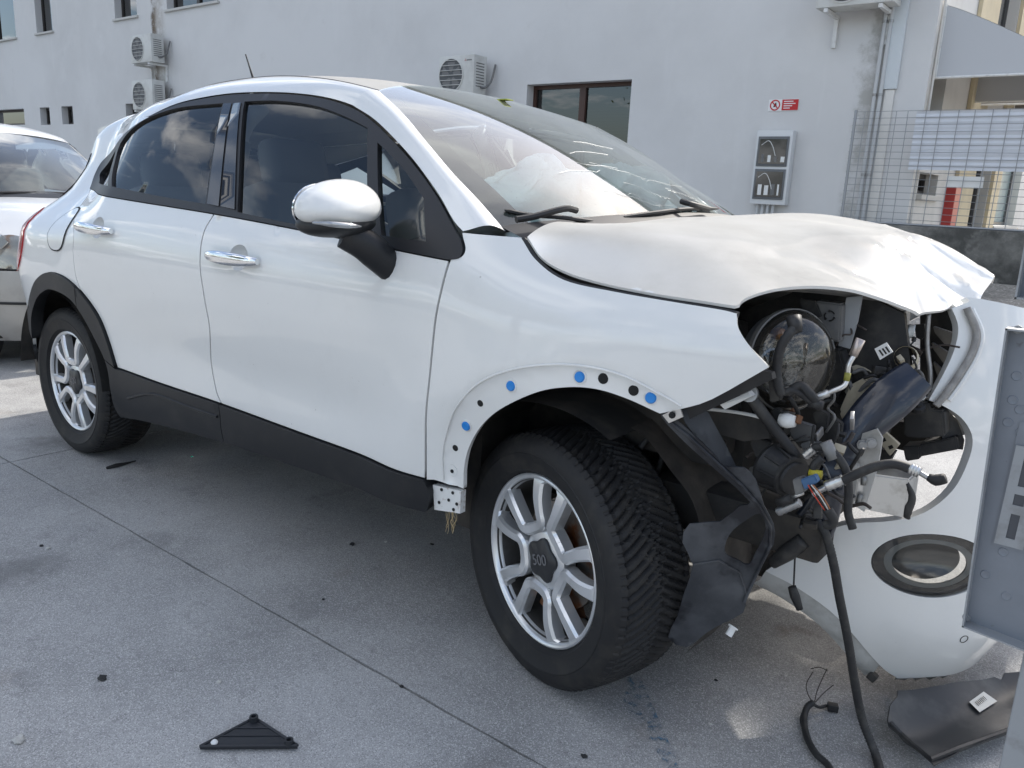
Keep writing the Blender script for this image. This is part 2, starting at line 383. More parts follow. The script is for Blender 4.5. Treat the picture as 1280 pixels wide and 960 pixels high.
# ================================================================== setting: ground
def ground_mat(name, base, dark, pale, agg=160., bumpd=.004):
    m = mat(name, base, .88); n, l = m.node_tree.nodes, m.node_tree.links; b = n['Principled BSDF']; t = n.new('ShaderNodeTexCoord'); b.inputs['Specular IOR Level'].default_value = .3
    def noise_(s, d=8, r=.62):
        x = n.new('ShaderNodeTexNoise'); x.inputs['Scale'].default_value = s; x.inputs['Detail'].default_value = d; x.inputs['Roughness'].default_value = r; l.new(t.outputs['Object'], x.inputs['Vector']); return x
    def mapr(src, a, b_, c=0, d=1):
        r = n.new('ShaderNodeMapRange'); r.inputs[1].default_value = a; r.inputs[2].default_value = b_; r.inputs[3].default_value = c; r.inputs[4].default_value = d; l.new(src, r.inputs[0]); return r
    def mix_(f, A, B_):
        x = n.new('ShaderNodeMix'); x.data_type = 'RGBA'; l.new(f, x.inputs['Factor'])
        if isinstance(A, tuple): x.inputs['A'].default_value = (*A, 1)
        else: l.new(A, x.inputs['A'])
        x.inputs['B'].default_value = (*B_, 1); return x.outputs['Result']
    c = mix_(mapr(noise_(.9).outputs['Fac'], .40, .68, 0, .9).outputs[0], base, dark)
    c = mix_(mapr(noise_(2.7, 10, .7).outputs['Fac'], .50, .78, 0, .7).outputs[0], c, pale)
    c = mix_(mapr(noise_(11, 10, .75).outputs['Fac'], .56, .80, 0, .8).outputs[0], c, tuple(v*.55 for v in dark))
    v = n.new('ShaderNodeTexVoronoi'); v.inputs['Scale'].default_value = agg; l.new(t.outputs['Object'], v.inputs['Vector'])
    sx_ = n.new('ShaderNodeSeparateXYZ'); l.new(v.outputs['Color'], sx_.inputs[0])
    c = mix_(mapr(sx_.outputs['X'], .66, 1.0, 0, .5).outputs[0], c, tuple(min(1, v_*1.75) for v_ in pale))
    c = mix_(mapr(sx_.outputs['Y'], .74, 1.0, 0, .5).outputs[0], c, tuple(v_*.4 for v_ in dark))
    c = mix_(mapr(noise_(1.7, 7, .6).outputs['Fac'], .56, .66, 0, .55).outputs[0], c, tuple(v_*.62 for v_ in dark))
    # rusty tinges
    c = mix_(mapr(noise_(3.3, 4, .5).outputs['Fac'], .66, .78, 0, .35).outputs[0], c, (.20, .145, .09))
    l.new(c, b.inputs['Base Color'])
    ad = n.new('ShaderNodeMath'); ad.operation = 'MULTIPLY_ADD'; ad.inputs[1].default_value = .5; l.new(v.outputs['Distance'], ad.inputs[0]); l.new(noise_(70, 4).outputs['Fac'], ad.inputs[2])
    bp = n.new('ShaderNodeBump'); bp.inputs['Strength'].default_value = .55; bp.inputs['Distance'].default_value = bumpd; l.new(ad.outputs[0], bp.inputs['Height']); l.new(bp.outputs[0], b.inputs['Normal'])
    return m
CONC = ground_mat('concrete', (.375, .37, .36), (.20, .198, .195), (.45, .445, .43), 420., .002)
BASEM = mat('joint_dirt', (.045, .042, .038), .95)
g = mkobj('ground', [(-400, -300, -.014), (400, -300, -.014), (400, 400, -.014), (-400, 400, -.014)], [(0, 1, 2, 3)], BASEM, None, False); tag(g, kind='structure')
XL = [-26, -18.6, -14.6, -10.6, -6.62, -2.64, 1.36, 5.4, 9.4, 16]; YL = [-14, -9.0, -5.0, -1.052, 2.95, 6.9, 11, 16, 24]
def slab(x0, x1, y0, y1):
    gp_ = .0035; pts = []; N = int(max(8, (x1-x0)*14)); M = int(max(8, (y1-y0)*14))
    def j(): return random.gauss(0, .0011)
    for i in range(N): pts.append((x0+gp_+(x1-x0-2*gp_)*i/N, y0+gp_+j()))
    for i in range(M): pts.append((x1-gp_+j(), y0+gp_+(y1-y0-2*gp_)*i/M))
    for i in range(N): pts.append((x1-gp_-(x1-x0-2*gp_)*i/N, y1-gp_+j()))
    for i in range(M): pts.append((x0+gp_+j(), y1-gp_-(y1-y0-2*gp_)*i/M))
    k = len(pts); vs = [(a, b, 0) for a, b in pts]+[(a, b, -.02) for a, b in pts]
    mkobj('concrete_slab', vs, [tuple(range(k))]+[(i, i+k, (i+1) % k+k, (i+1) % k) for i in range(k)], CONC, g, False)
for i in range(len(XL)-1):
    for j in range(len(YL)-1): slab(XL[i], XL[i+1], YL[j], YL[j+1])
# pavement rising to the low wall
pv = MB(); pv.add([(-3.2, 4.2, .004), (6, 4.2, .004), (6, 7.3, .57), (-3.2, 7.3, .57), (-3.2, 7.3, -.01), (6, 7.3, -.01), (-3.2, 4.2, -.01), (6, 4.2, -.01)], [(0, 1, 2, 3), (0, 3, 4, 6), (1, 7, 5, 2)])
tag(pv.build('pavement', ground_mat('pavement_concrete', (.36, .33, .29), (.26, .24, .21), (.42, .39, .34), 60), None, False), kind='structure')
pm = mat('blue_paint_mark', (.07, .16, .24), .85); pn_, pl_ = pm.node_tree.nodes, pm.node_tree.links; pt_ = pn_.new('ShaderNodeTexCoord'); px_ = pn_.new('ShaderNodeTexNoise'); px_.inputs['Scale'].default_value = 45; px_.inputs['Detail'].default_value = 9; px_.inputs['Roughness'].default_value = .75
pl_.new(pt_.outputs['Object'], px_.inputs['Vector']); pr_ = pn_.new('ShaderNodeMapRange'); pr_.inputs[1].default_value = .50; pr_.inputs[2].default_value = .60; pr_.inputs[4].default_value = .75; pl_.new(px_.outputs['Fac'], pr_.inputs[0]); pl_.new(pr_.outputs[0], pn_['Principled BSDF'].inputs['Alpha'])   # worn through to the concrete
MB().add(*[[UZ(784, 846, .003), UZ(800, 844, .003), UZ(826, 905, .003), UZ(852, 962, .003), UZ(836, 966, .003), UZ(804, 910, .003), UZ(778, 885, .003)], [(0, 1, 2, 3, 4, 5, 6)]]).build('paint_mark', pm, None, False)
tag(bpy.data.objects['paint_mark'], 'worn blue paint streak on the concrete beside the front tyre', 'paint mark')

# ================================================================== the building behind
WY_ = 7.5; XC = -1.135; ROOF = 6.1
def W(px, py, y=WY_): return UY(px, py, y)
BLD = empty('building', (-12, WY_+2, 0)); tag(BLD, 'long white plastered building with stained wall behind the cars', 'building')
PLAST = mat('plaster', (.66, .655, .645), .92, noise=[((.585, .58, .57), .35, .42, .68, 6), ((.665, .66, .65), 1.1, .52, .75, 9), ((.53, .52, .50), 2.2, .62, .9, 9)], bump=(55, .18, .004))
n_, l_ = PLAST.node_tree.nodes, PLAST.node_tree.links; b_ = PLAST.node_tree.nodes['Principled BSDF']; src = b_.inputs['Base Color'].links[0].from_socket
tco = n_.new('ShaderNodeTexCoord'); mp_ = n_.new('ShaderNodeMapping'); mp_.inputs['Scale'].default_value = (3.2, 3.2, .28); l_.new(tco.outputs['Object'], mp_.inputs[0])
st = n_.new('ShaderNodeTexNoise'); st.inputs['Scale'].default_value = 1.0; st.inputs['Detail'].default_value = 8; st.inputs['Roughness'].default_value = .6; l_.new(mp_.outputs[0], st.inputs['Vector'])
sr = n_.new('ShaderNodeMapRange'); sr.inputs[1].default_value = .58; sr.inputs[2].default_value = .80; sr.inputs[4].default_value = .55; l_.new(st.outputs['Fac'], sr.inputs[0])
smx = n_.new('ShaderNodeMix'); smx.data_type = 'RGBA'; l_.new(sr.outputs[0], smx.inputs['Factor']); l_.new(src, smx.inputs['A']); smx.inputs['B'].default_value = (.69, .685, .675, 1); prev = smx.outputs['Result']
sep_ = n_.new('ShaderNodeSeparateXYZ'); l_.new(tco.outputs['Object'], sep_.inputs[0])
wob = n_.new('ShaderNodeTexNoise'); wob.inputs['Scale'].default_value = 3.5; wob.inputs['Detail'].default_value = 8; wob.inputs['Roughness'].default_value = .7; l_.new(tco.outputs['Object'], wob.inputs['Vector'])
for xs, wd, colr, amt in ((float(W(188, 20)[0])+.15, .16, (.10, .065, .035), .95), (float(W(204, 110)[0]), .30, (.30, .26, .21), .6), (float(W(1093, 100)[0]), .22, (.33, .32, .29), .75)):
    dd = n_.new('ShaderNodeMath'); dd.operation = 'SUBTRACT'; l_.new(sep_.outputs['X'], dd.inputs[0]); dd.inputs[1].default_value = xs
    wm = n_.new('ShaderNodeMath'); wm.operation = 'MULTIPLY_ADD'; l_.new(wob.outputs['Fac'], wm.inputs[0]); wm.inputs[1].default_value = wd*2.2; l_.new(dd.outputs[0], wm.inputs[2])
    w3 = n_.new('ShaderNodeMath'); w3.operation = 'SUBTRACT'; l_.new(wm.outputs[0], w3.inputs[0]); w3.inputs[1].default_value = wd*1.1
    ab = n_.new('ShaderNodeMath'); ab.operation = 'ABSOLUTE'; l_.new(w3.outputs[0], ab.inputs[0])
    mr_ = n_.new('ShaderNodeMapRange'); mr_.interpolation_type = 'SMOOTHSTEP'; mr_.inputs[1].default_value = wd; mr_.inputs[2].default_value = wd*.15; mr_.inputs[4].default_value = amt; l_.new(ab.outputs[0], mr_.inputs[0])
    # broken up along its length
    w4 = n_.new('ShaderNodeMapRange'); w4.inputs[1].default_value = .38; w4.inputs[2].default_value = .58; l_.new(wob.outputs['Fac'], w4.inputs[0])
    m4 = n_.new('ShaderNodeMath'); m4.operation = 'MULTIPLY'; l_.new(mr_.outputs[0], m4.inputs[0]); l_.new(w4.outputs[0], m4.inputs[1])
    mm = n_.new('ShaderNodeMix'); mm.data_type = 'RGBA'; l_.new(m4.outputs[0], mm.inputs['Factor']); l_.new(prev, mm.inputs['A']); mm.inputs['B'].default_value = (*colr, 1); prev = mm.outputs['Result']
l_.new(prev, b_.inputs['Base Color'])
def wall_sheet(name, a0, a1, z0, z1, openings, place, inward, material, parent, reveal=.22):
    """flat wall in (a,z) with rectangular openings and their reveals; place(a,z)->3D"""
    A = sorted({a0, a1, *[o[0] for o in openings], *[o[1] for o in openings]}); Z = sorted({z0, z1, *[o[2] for o in openings], *[o[3] for o in openings]}); mb = MB(); inv = Vector(inward)
    for i in range(len(A)-1):
        for j in range(len(Z)-1):
            c = ((A[i]+A[i+1])/2, (Z[j]+Z[j+1])/2)
            if any(o[0] < c[0] < o[1] and o[2] < c[1] < o[3] for o in openings): continue
            mb.add([place(A[i], Z[j]), place(A[i+1], Z[j]), place(A[i+1], Z[j+1]), place(A[i], Z[j+1])], [(0, 1, 2, 3)])
    for o in openings:
        q = [Vector(place(o[0], o[2])), Vector(place(o[1], o[2])), Vector(place(o[1], o[3])), Vector(place(o[0], o[3]))]
        for k in range(4): mb.add([q[k], q[(k+1) % 4], q[(k+1) % 4]+inv*reveal, q[k]+inv*reveal], [(0, 1, 2, 3)])
    return mb.build(name, material, parent, False, recalc=False)
xm0, xm1 = float(W(659, 107)[0]), float(W(790, 99)[0]); zm1 = float(W(790, 99)[2])
SZ = float(W(240, 8)[2])+.02
ops = [(xm0, xm1, zm1-1.25, zm1)]
for a, b in ((-40, 18), (46, 64.5), (145, 171.5), (210, 273)): ops.append((float(W(a, 40)[0]) if a > 0 else float(W(18, 40)[0])-3.0, float(W(b, 20)[0]), SZ, SZ+1.35))
zs0, zs1 = float(W(60, 150)[2]), float(W(60, 134)[2])
for a, b in ((50, 62), (77, 91)): ops.append((float(W(a, 140)[0]), float(W(b, 140)[0]), zs0-.12, zs1))
ops.append((float(W(30, 140)[0])-2.4, float(W(30, 140)[0]), zs0-.1, zs1)); ops.append((float(W(157, 133)[0]), float(W(166, 133)[0])+.35, zs0-.15, zs1-.02))
wall = wall_sheet('wall', -40, XC, 0, ROOF, ops, lambda a, z: (a, WY_, z), (0, 1, 0), PLAST, BLD)
BROWNF = mat('brown_frame', (.06, .028, .02), .4); DARKF = mat('dark_frame', (.035, .03, .028), .45)
WGL = glass('window_glass', (.20, .23, .22), 2.2); ROOMM = mat('dim_room', (.06, .058, .055), .9); BLIND = mat('blind_slats', (.10, .10, .095), .7)
def window(x0, x1, z0, z1, fm, panes=2, sill=True, y=WY_+.16, parent=BLD):
    fw = .055; fr = MB()
    for a, b in (((x0, z0), (x0+fw, z1)), ((x1-fw, z0), (x1, z1)), ((x0+fw, z0), (x1-fw, z0+fw)), ((x0+fw, z1-fw), (x1-fw, z1))): fr.span((a[0], y, a[1]), (b[0], y+.05, b[1]))
    for k in range(1, panes):
        xm = x0+(x1-x0)*k/panes; fr.span((xm-.05, y-.008, z0+fw), (xm+.05, y+.05, z1-fw))
    f = fr.build('window', fm, parent, False)
    for k in range(panes):
        a, b = x0+(x1-x0)*k/panes, x0+(x1-x0)*(k+1)/panes; mkobj('pane', [(a+.03, y+.03, z0+.03), (b-.03, y+.03, z0+.03), (b-.03, y+.03, z1-.03), (a+.03, y+.03, z1-.03)], [(0, 1, 2, 3)], WGL, f, False)
    mkobj('room', [(x0, y+.05, z0), (x1, y+.05, z0), (x1, y+.05, z1), (x0, y+.05, z1), (x0, y+1.2, z0), (x1, y+1.2, z0), (x1, y+1.2, z1), (x0, y+1.2, z1)], [(0, 4, 5, 1), (4, 7, 6, 5), (3, 2, 6, 7), (0, 3, 7, 4), (1, 5, 6, 2)], ROOMM, f, False)
    if sill: MB().span((x0-.06, WY_-.05, z0-.05), (x1+.06, WY_+.15, z0-.003), .006).build('sill', mat('stone_sill', (.52, .51, .48), .7), f, False)
    return f
mw = window(ops[0][0], ops[0][1], ops[0][2], ops[0][3], BROWNF, 2, True)
for k in range(26): MB().box(((xm0+xm1)/2, WY_+.25, zm1-.08-k*.045), (xm1-xm0-.14, .02, .002), Matrix.Rotation(.5, 3, 'X')).build('blind_slat', BLIND, mw)
for i, o in enumerate(ops[1:5]): window(*o, DARKF, 2 if o[1]-o[0] > 1.2 else 1)
for o in ops[5:]: window(*o, DARKF, 1, False)
# roof edge, plinth line
MB().span((-40, WY_-.08, ROOF), (XC+.08, WY_+9, ROOF+.15)).build('roof', mat('roof_concrete', (.42, .40, .37), .9), BLD, False)
# return wall: goes away from the corner, shop fronts under awnings
def XW(px, py): return UX(px, py, XC)
CREAM = mat('cream_plaster', (.62, .53, .36), .9, noise=((.54, .46, .32), 2, .45, .7)); WHITEW = mat('white_plaster', (.68, .66, .62), .9, noise=((.56, .545, .51), 1.3, .45, .75))
ro = [(7.75, 8.35, 2.18, 2.75), (7.78, 8.75, 1.42, 1.66), (10.9, 12.4, 1.0, 2.55), (13.2, 15.8, 1.05, 2.5), (10.6, 12.3, 3.1, 5.0)]
sidew = wall_sheet('return_wall', WY_, 26, 0, ROOF, ro, lambda a, z: (XC, a, z), (-1, 0, 0), WHITEW, BLD, .2)
for k, o in enumerate(ro):
    fr = MB(); x = XC-.14; fw = .05
    for a, b in (((o[0], o[2]), (o[0]+fw, o[3])), ((o[1]-fw, o[2]), (o[1], o[3])), ((o[0]+fw, o[2]), (o[1]-fw, o[2]+fw)), ((o[0]+fw, o[3]-fw), (o[1]-fw, o[3])), (((o[0]+o[1])/2-.025, o[2]+fw), ((o[0]+o[1])/2+.025, o[3]-fw))): fr.span((x-.05, a[0], a[1]), (x, b[0], b[1]))
    f = fr.build('window', mat('shop_frame', (.10, .10, .10), .4) if k != 1 else DARKF, BLD, False)
    mkobj('pane', [(x-.03, o[0], o[2]), (x-.03, o[1], o[2]), (x-.03, o[1], o[3]), (x-.03, o[0], o[3])], [(0, 1, 2, 3)], mat('pale_glazing', (.42, .52, .50), .15, coat=.5) if k == 3 else GLOSSBK, f, False)
    MB().span((XC+.003, o[0]-.05, o[2]-.06), (XC+.07, o[1]+.05, o[2]-.005), .004).build('sill', mat('stone_sill', (.52, .51, .48), .7), f, False)
MB().span((XC+.003, 9.15, .9), (XC+.06, 16, 1.0)).build('ledge', WHITEW, BLD, False)
MB().span((XC+.004, 9.45, 0), (XC+.05, 16.2, .998)).build('cream_panel', CREAM, BLD, False)
for a, b in ((9.7, 10.86), (12.45, 13.15)): MB().span((XC+.004, a, 1.002), (XC+.05, b, 3.0)).build('cream_panel', CREAM, BLD, False)
MB().span((XC+.004, 9.4, 3.003), (XC+.05, 10.55, 5.3)).build('cream_panel', CREAM, BLD, False); MB().span((XC+.004, 12.35, 3.003), (XC+.05, 16.2, 5.3)).build('cream_panel', CREAM, BLD, False)
MB().span((XC+.003, 9.28, 0), (XC+.12, 9.62, 1.55), .008).build('red_post', mat('red_paint', (.42, .045, .04), .45), BLD, False)
MB().tube([(XC+.02, 7.62, 0), (XC+.02, 7.62, ROOF-.1)], .012, 8).build('corner_bead', WHITEW, BLD)
# flat cover strip and conduits by the corner
xs0, xs1 = float(W(1104, 110)[0]), float(W(1122, 110)[0]); zt_ = float(W(1112, 112)[2])
MB().span((xs0, WY_-.045, zt_), (xs1, WY_-.003, ROOF-.1), .008).build('duct_cover', mat('duct_paint', (.60, .64, .66), .5), BLD)
MB().span((xs0+.03, WY_-.03, .3), (xs1-.02, WY_-.003, zt_-.004), .005).build('duct_cover', WHITEW, BLD)
for k, px in enumerate((1073, 1080)):
    x = float(W(px, 272)[0]); pp_ = MB().tube([(x, WY_-.05, .3), (x, WY_-.05, ROOF-.3)], .021, 12).build('conduit', mat('conduit_grey', (.50, .51, .51), .5), BLD)
    for z in (1.6, 2.45, 3.2): MB().lathe([(-.015, .026), (.015, .026)], (x, WY_-.05, z), (0, 0, 1), 12).build('conduit_clamp', STEEL, pp_)
# ---- awnings
def awning(name, y0, y1, z0, z1, reach, material, label, x0=XC+.02):
    A = empty(name, (x0, y0, z0)); tag(A, label, 'awning', 'awnings over the shop fronts')
    def arc(s): return (x0+reach*s, z1+(z0+.10-z1)*(s**1.12))
    prof = [arc(s) for s in np.linspace(0, 1, 14)]; vs = [(x, y, z) for y in np.linspace(y0, y1, 5) for x, z in prof]; n = 14
    c = MB().add(vs, [(i*n+k, i*n+k+1, (i+1)*n+k+1, (i+1)*n+k) for i in range(4) for k in range(13)]).build('canopy', material, A)
    for y in (y0, y1): MB().prism([(x0, z0)]+[(x0+reach, z0)]+[(x, z-.004) for x, z in prof[::-1]], (0, y, 0), .006, (1, 0, 0), (0, 0, 1), (0, 1 if y == y0 else -1, 0)).build('side_cloth', material, A, False)
    MB().span((x0+reach-.004, y0, z0-.05), (x0+reach+.006, y1, z0+.10)).build('valance', material, A, False)
    for y in (y0-.006, y1+.006):
        MB().tube([(x0, y, z0), (x0+reach, y, z0)], .014, 8).build('frame_arm', WHITEPL, A); MB().tube([(x0+.01, y, z0), (x0+.01, y, z1)], .012, 8).build('frame_arm', WHITEPL, A)
    return A
awning('awning', 7.66, 9.9, 2.63, 3.36, 1.25, mat('awning_grey', (.50, .51, .525), .85, bump=(200, .1, .001)), 'pale grey awning with triangular side cloth at the building corner')
awning('awning', 10.35, 13.4, 2.64, 3.1, 1.2, mat('awning_taupe', (.26, .24, .215), .85, bump=(200, .1, .001)), 'taupe awning lower behind the pale grey corner awning')
# ---- outdoor air-conditioning units
ACW = mat('ac_casing', (.60, .60, .57), .5, noise=((.47, .46, .43), 4, .45, .75))
def ac_unit(x0, ztop, label, w=.70, h=.55, d=.29, gap=.12, logo=True):
    y1 = WY_-gap; y0 = y1-d; A = empty('air_conditioner', (x0+w/2, y1, ztop-h)); tag(A, label, 'air conditioner', 'outdoor units on the wall')
    MB().span((x0, y0, ztop-h), (x0+w, y1, ztop), .015).build('casing', ACW, A)
    cx, cz, r = x0+w*.36, ztop-h*.5, h*.42
    MB().lathe([(0, r), (.012, r), (.012, r*1.06), (0, r*1.06)], (cx, y0, cz), (0, -1, 0), 32).build('fan_ring', ACW, A)
    MB().lathe([(.001, r), (.0015, .0001)], (cx, y0, cz), (0, -1, 0), 32).build('fan_opening', mat('fan_dark', (.09, .095, .10), .6), A)
    for k in range(5):
        a = 2*PI*k/5; MB().add([(cx+.05*math.cos(a), y0-.003, cz+.05*math.sin(a)), (cx+r*.9*math.cos(a-.1), y0-.004, cz+r*.9*math.sin(a-.1)), (cx+r*.85*math.cos(a+.7), y0-.002, cz+r*.85*math.sin(a+.7)), (cx+.05*math.cos(a+.8), y0-.002, cz+.05*math.sin(a+.8))], [(0, 1, 2, 3)]).build('fan_blade', mat('fan_blade', (.16, .16, .16), .5), A, False)
    for k in range(7):
        z = cz-r*.9+r*1.8*k/6; hw = math.sqrt(max(.0, r*r-(z-cz)**2)); MB().tube([(cx-hw, y0-.014, z), (cx+hw, y0-.014, z)], .005, 5).build('grille_bar', ACW, A)
    for k in range(9): MB().span((x0+w+.0005, y0+.05, ztop-.12-k*.04), (x0+w+.003, y1-.06, ztop-.105-k*.04)).build('side_louvre', GREYPL, A, False)
    for x in (x0+.12, x0+w-.12):
        MB().span((x-.02, y0-.02, ztop-h-.05), (x+.02, WY_-.003, ztop-h-.012)).build('bracket', WHITEPL, A); MB().span((x-.022, WY_-.04, ztop-h-.35), (x+.022, WY_-.004, ztop-h-.053)).build('bracket_leg', WHITEPL, A)
    if logo:
        R3 = mat('logo_red', (.45, .03, .03), .5)
        for k in range(3):
            a = PI/2+2*PI*k/3; c = Vector((x0+w*.76+.011*math.cos(a), y0-.0015, ztop-.075+.011*math.sin(a))); e = Vector((math.cos(a), 0, math.sin(a))); f = Vector((-math.sin(a), 0, math.cos(a)))
            MB().add([c-e*.010, c+f*.006, c+e*.010, c-f*.006], [(0, 1, 2, 3)]).build('logo_diamond', R3, A, False)
        for k in range(6): MB().span((x0+w*.80+k*.017, y0-.002, ztop-.085), (x0+w*.80+k*.017+.011, y0-.0005, ztop-.066)).build('logo_letter', mat('mark_grey', (.12, .12, .12), .6), A, False)
    # insulated pipe pair to the wall
    MB().tube(spl([(x0+w-.02, y0+.16, ztop-h+.12), (x0+w+.07, y0+.17, ztop-h+.10), (x0+w+.09, y1, ztop-h+.2), (x0+w+.09, WY_-.03, ztop-h+.45)], 5), .016, 8).build('pipe', GREYPL, A)
    return A
p = UY(549, 71, WY_-.41); ac_unit(p[0], p[2], 'white air conditioner with round fan grille above the car roof, next to brown-framed window')
p = UY(162, 45, WY_-.41); ac_unit(p[0], p[2], 'upper white air conditioner of the stacked pair on the far left wall', .86, .56, logo=False)
p = UY(164, 101, WY_-.41); ac_unit(p[0], p[2], 'lower white air conditioner of the stacked pair on the far left wall', .86, .6, logo=False)
p = UY(1019, 12, WY_-.41); ac_unit(p[0], p[2]+.56, 'air conditioner cut off by the picture top, above the meter box', .80, .55, logo=False)
# ---- electricity meter box with two glazed doors, and its warning sign
mx0, mx1 = float(W(948, 160, 7.38)[0]), float(W(993, 160, 7.38)[0]); mz1, mz0 = float(W(970, 163, 7.38)[2]), float(W(965, 256, 7.38)[2])
M_ = empty('meter_box', ((mx0+mx1)/2, WY_, mz0)); tag(M_, 'grey wall-mounted meter box with two glazed doors under red sign', 'meter box')
MB().span((mx0, 7.36, mz0), (mx1, WY_-.003, mz1), .012).build('housing', mat('box_grey', (.62, .63, .63), .5), M_)
hm = (mz0+mz1)/2
for z0, z1 in ((hm+.015, mz1-.07), (mz0+.06, hm-.015)):
    d = MB().span((mx0+.03, 7.348, z0), (mx1-.03, 7.359, z1), .004).build('door', mat('door_grey', (.12, .125, .13), .35), M_)
    MB().span((mx0+.055, 7.343, z0+.03), (mx1-.055, 7.347, z1-.03)).build('pane', GLOSSBK, d, False)
    for k in range(4):
        x = mx0+.09+k*(mx1-mx0-.18)/3.2; h = random.uniform(.06, .14); MB().span((x, 7.341, z0+.05), (x+random.uniform(.02, .05), 7.3425, z0+.05+h)).build('meter_part', random.choice([WHITEPL, GREYPL, TRIMIN]), d, False)
    MB().tube(spl([(mx0+.08, 7.341, z1-.10), (mx0+.16, 7.341, z1-.05), (mx0+.22, 7.341, z1-.12), (mx0+.26, 7.341, z0+.12)], 4), .004, 5).build('cable', TRIMIN, d)
for k in range(4):
    x = mx0+.08+k*.065; MB().tube([(x, 7.42, .3), (x, 7.42, mz0)], .018, 8).build('conduit', mat('conduit_grey', (.50, .51, .51), .5), M_)
sx0, sx1 = float(W(977.5, 131, 7.49)[0]), float(W(998, 131, 7.49)[0]); szc = float(W(985, 131, 7.49)[2])
S_ = empty('warning_sign', ((sx0+sx1)/2, WY_, szc)); tag(S_, 'red prohibition sign with round symbol on white wall above meter box', 'sign')
MB().span((sx0-.165, 7.494, szc-.065), (sx1, 7.4975, szc+.065)).build('backing', mat('sign_white', (.75, .75, .74), .4), S_, False)
MB().span((sx0, 7.490, szc-.06), (sx1-.003, 7.4935, szc+.06)).build('red_panel', mat('sign_red', (.50, .02, .025), .4), S_, False)
for k, L in enumerate((.72, .9, .66, .5)): MB().span((sx0+.02, 7.4885, szc+.034-k*.025), (sx0+.02+(sx1-sx0-.04)*L, 7.4895, szc+.044-k*.025)).build('text_line', mat('sign_white', (.75, .75, .74), .4), S_, False)
sc_ = (sx0-.085, 7.4930, szc); MB().lathe([(0, .062), (.002, .062), (.002, .048), (0, .048)], sc_, (0, -1, 0), 28).build('red_ring', mat('sign_red', (.5, .02, .025), .4), S_, recalc=False)
MB().box((sc_[0], 7.490, szc), (.10, .002, .012), Matrix.Rotation(rad(45), 3, 'Y')).build('red_bar', mat('sign_red', (.5, .02, .025), .4), S_, False)
MB().add([(sc_[0]-.02, 7.4921, szc-.025), (sc_[0]+.02, 7.4921, szc-.012), (sc_[0]+.012, 7.4921, szc+.03), (sc_[0]-.012, 7.4921, szc+.012)], [(0, 1, 2, 3)]).build('black_symbol', mat('mark_black', (.01, .01, .01), .6), S_, False)
# ---- low wall and wire fence
lwx0 = float(UY(1046, 280, 7.2)[0]); LWZ = 1.075
LW = MB().span((lwx0, 7.2, 0), (6.0, 7.42, LWZ), .006).build('low_wall', mat('mottled_concrete', (.20, .195, .18), .95, noise=[((.065, .065, .06), 1.6, .42, .6, 9), ((.28, .27, .25), 4, .55, .75, 8)], bump=(25, .5, .012)), None)  # dark concrete with random darker and paler blotches
tag(LW, 'dark mottled low concrete wall carrying the wire fence', 'wall')
FN = empty('wire_fence', (lwx0, 7.27, LWZ)); tag(FN, 'galvanised wire mesh fence on the low wall at right', 'fence')
GALV = mat('galvanised', (.30, .31, .32), .45, metal=.6); FT = float(UY(1065, 140, 7.27)[2])
for x in (lwx0+.02, lwx0+2.6, lwx0+5.2): MB().tube([(x, 7.27, LWZ-.05), (x, 7.27, FT+.02)], .016, 8).build('post', GALV, FN)
MB().tube([(lwx0, 7.27, LWZ+.012), (6, 7.27, LWZ+.012)], .014, 8).build('bottom_rail', GALV, FN)
vm = None
for k in range(44):
    x = lwx0+.12+k*.152+random.gauss(0, .006)
    if x > 5.9: break
    if vm is None: vo = MB().tube([(0, 0, LWZ), (0, 0, FT)], .0042, 5).build('upright_wire', GALV, FN); vo.location = (x, 7.262, 0); vm = vo.data
    else: o = bpy.data.objects.new('upright_wire', vm); COL.objects.link(o); attach(o, FN); o.location = (x, 7.262, 0); o.rotation_euler = (0, random.gauss(0, .006), 0)
hm_ = None
for k in range(17):
    z = LWZ+.06+k*(FT-LWZ-.06)/16
    if hm_ is None: ho = MB().tube([(lwx0, 0, 0), (6, 0, 0)], .0032, 5).build('cross_wire', GALV, FN); ho.location = (0, 7.268, z); hm_ = ho.data
    else: o = bpy.data.objects.new('cross_wire', hm_); COL.objects.link(o); attach(o, FN); o.location = (0, 7.268, z)
a, b = UY(1146, 139, 7.285), UY(1141, 212, 7.285)
pn = MB(); n = 22
vs = []
for i in range(n+1):
    z = b[2]+(a[2]-b[2])*i/n; yy = 7.287+.006*(i % 2)
    vs += [(a[0], yy, z), (a[0]+1.35, yy, z)]
pn.add(vs, [(2*i, 2*i+1, 2*i+3, 2*i+2) for i in range(n)]); pno = pn.build('plastic_sheet', mat('panel_white', (.62, .64, .68), .45), None, False); tag(pno, 'white ribbed plastic sheet tied behind the wire fence', 'panel')
a, b = UY(1184, 220, 7.29), UY(1228, 235, 7.29); s2 = MB().span((a[0], 7.288, b[2]), (b[0], 7.294, a[2])).build('blank_sign', mat('board_white', (.70, .70, .68), .5), None); tag(s2, 'small blank white board hung on fence under plastic sheet', 'sign board')
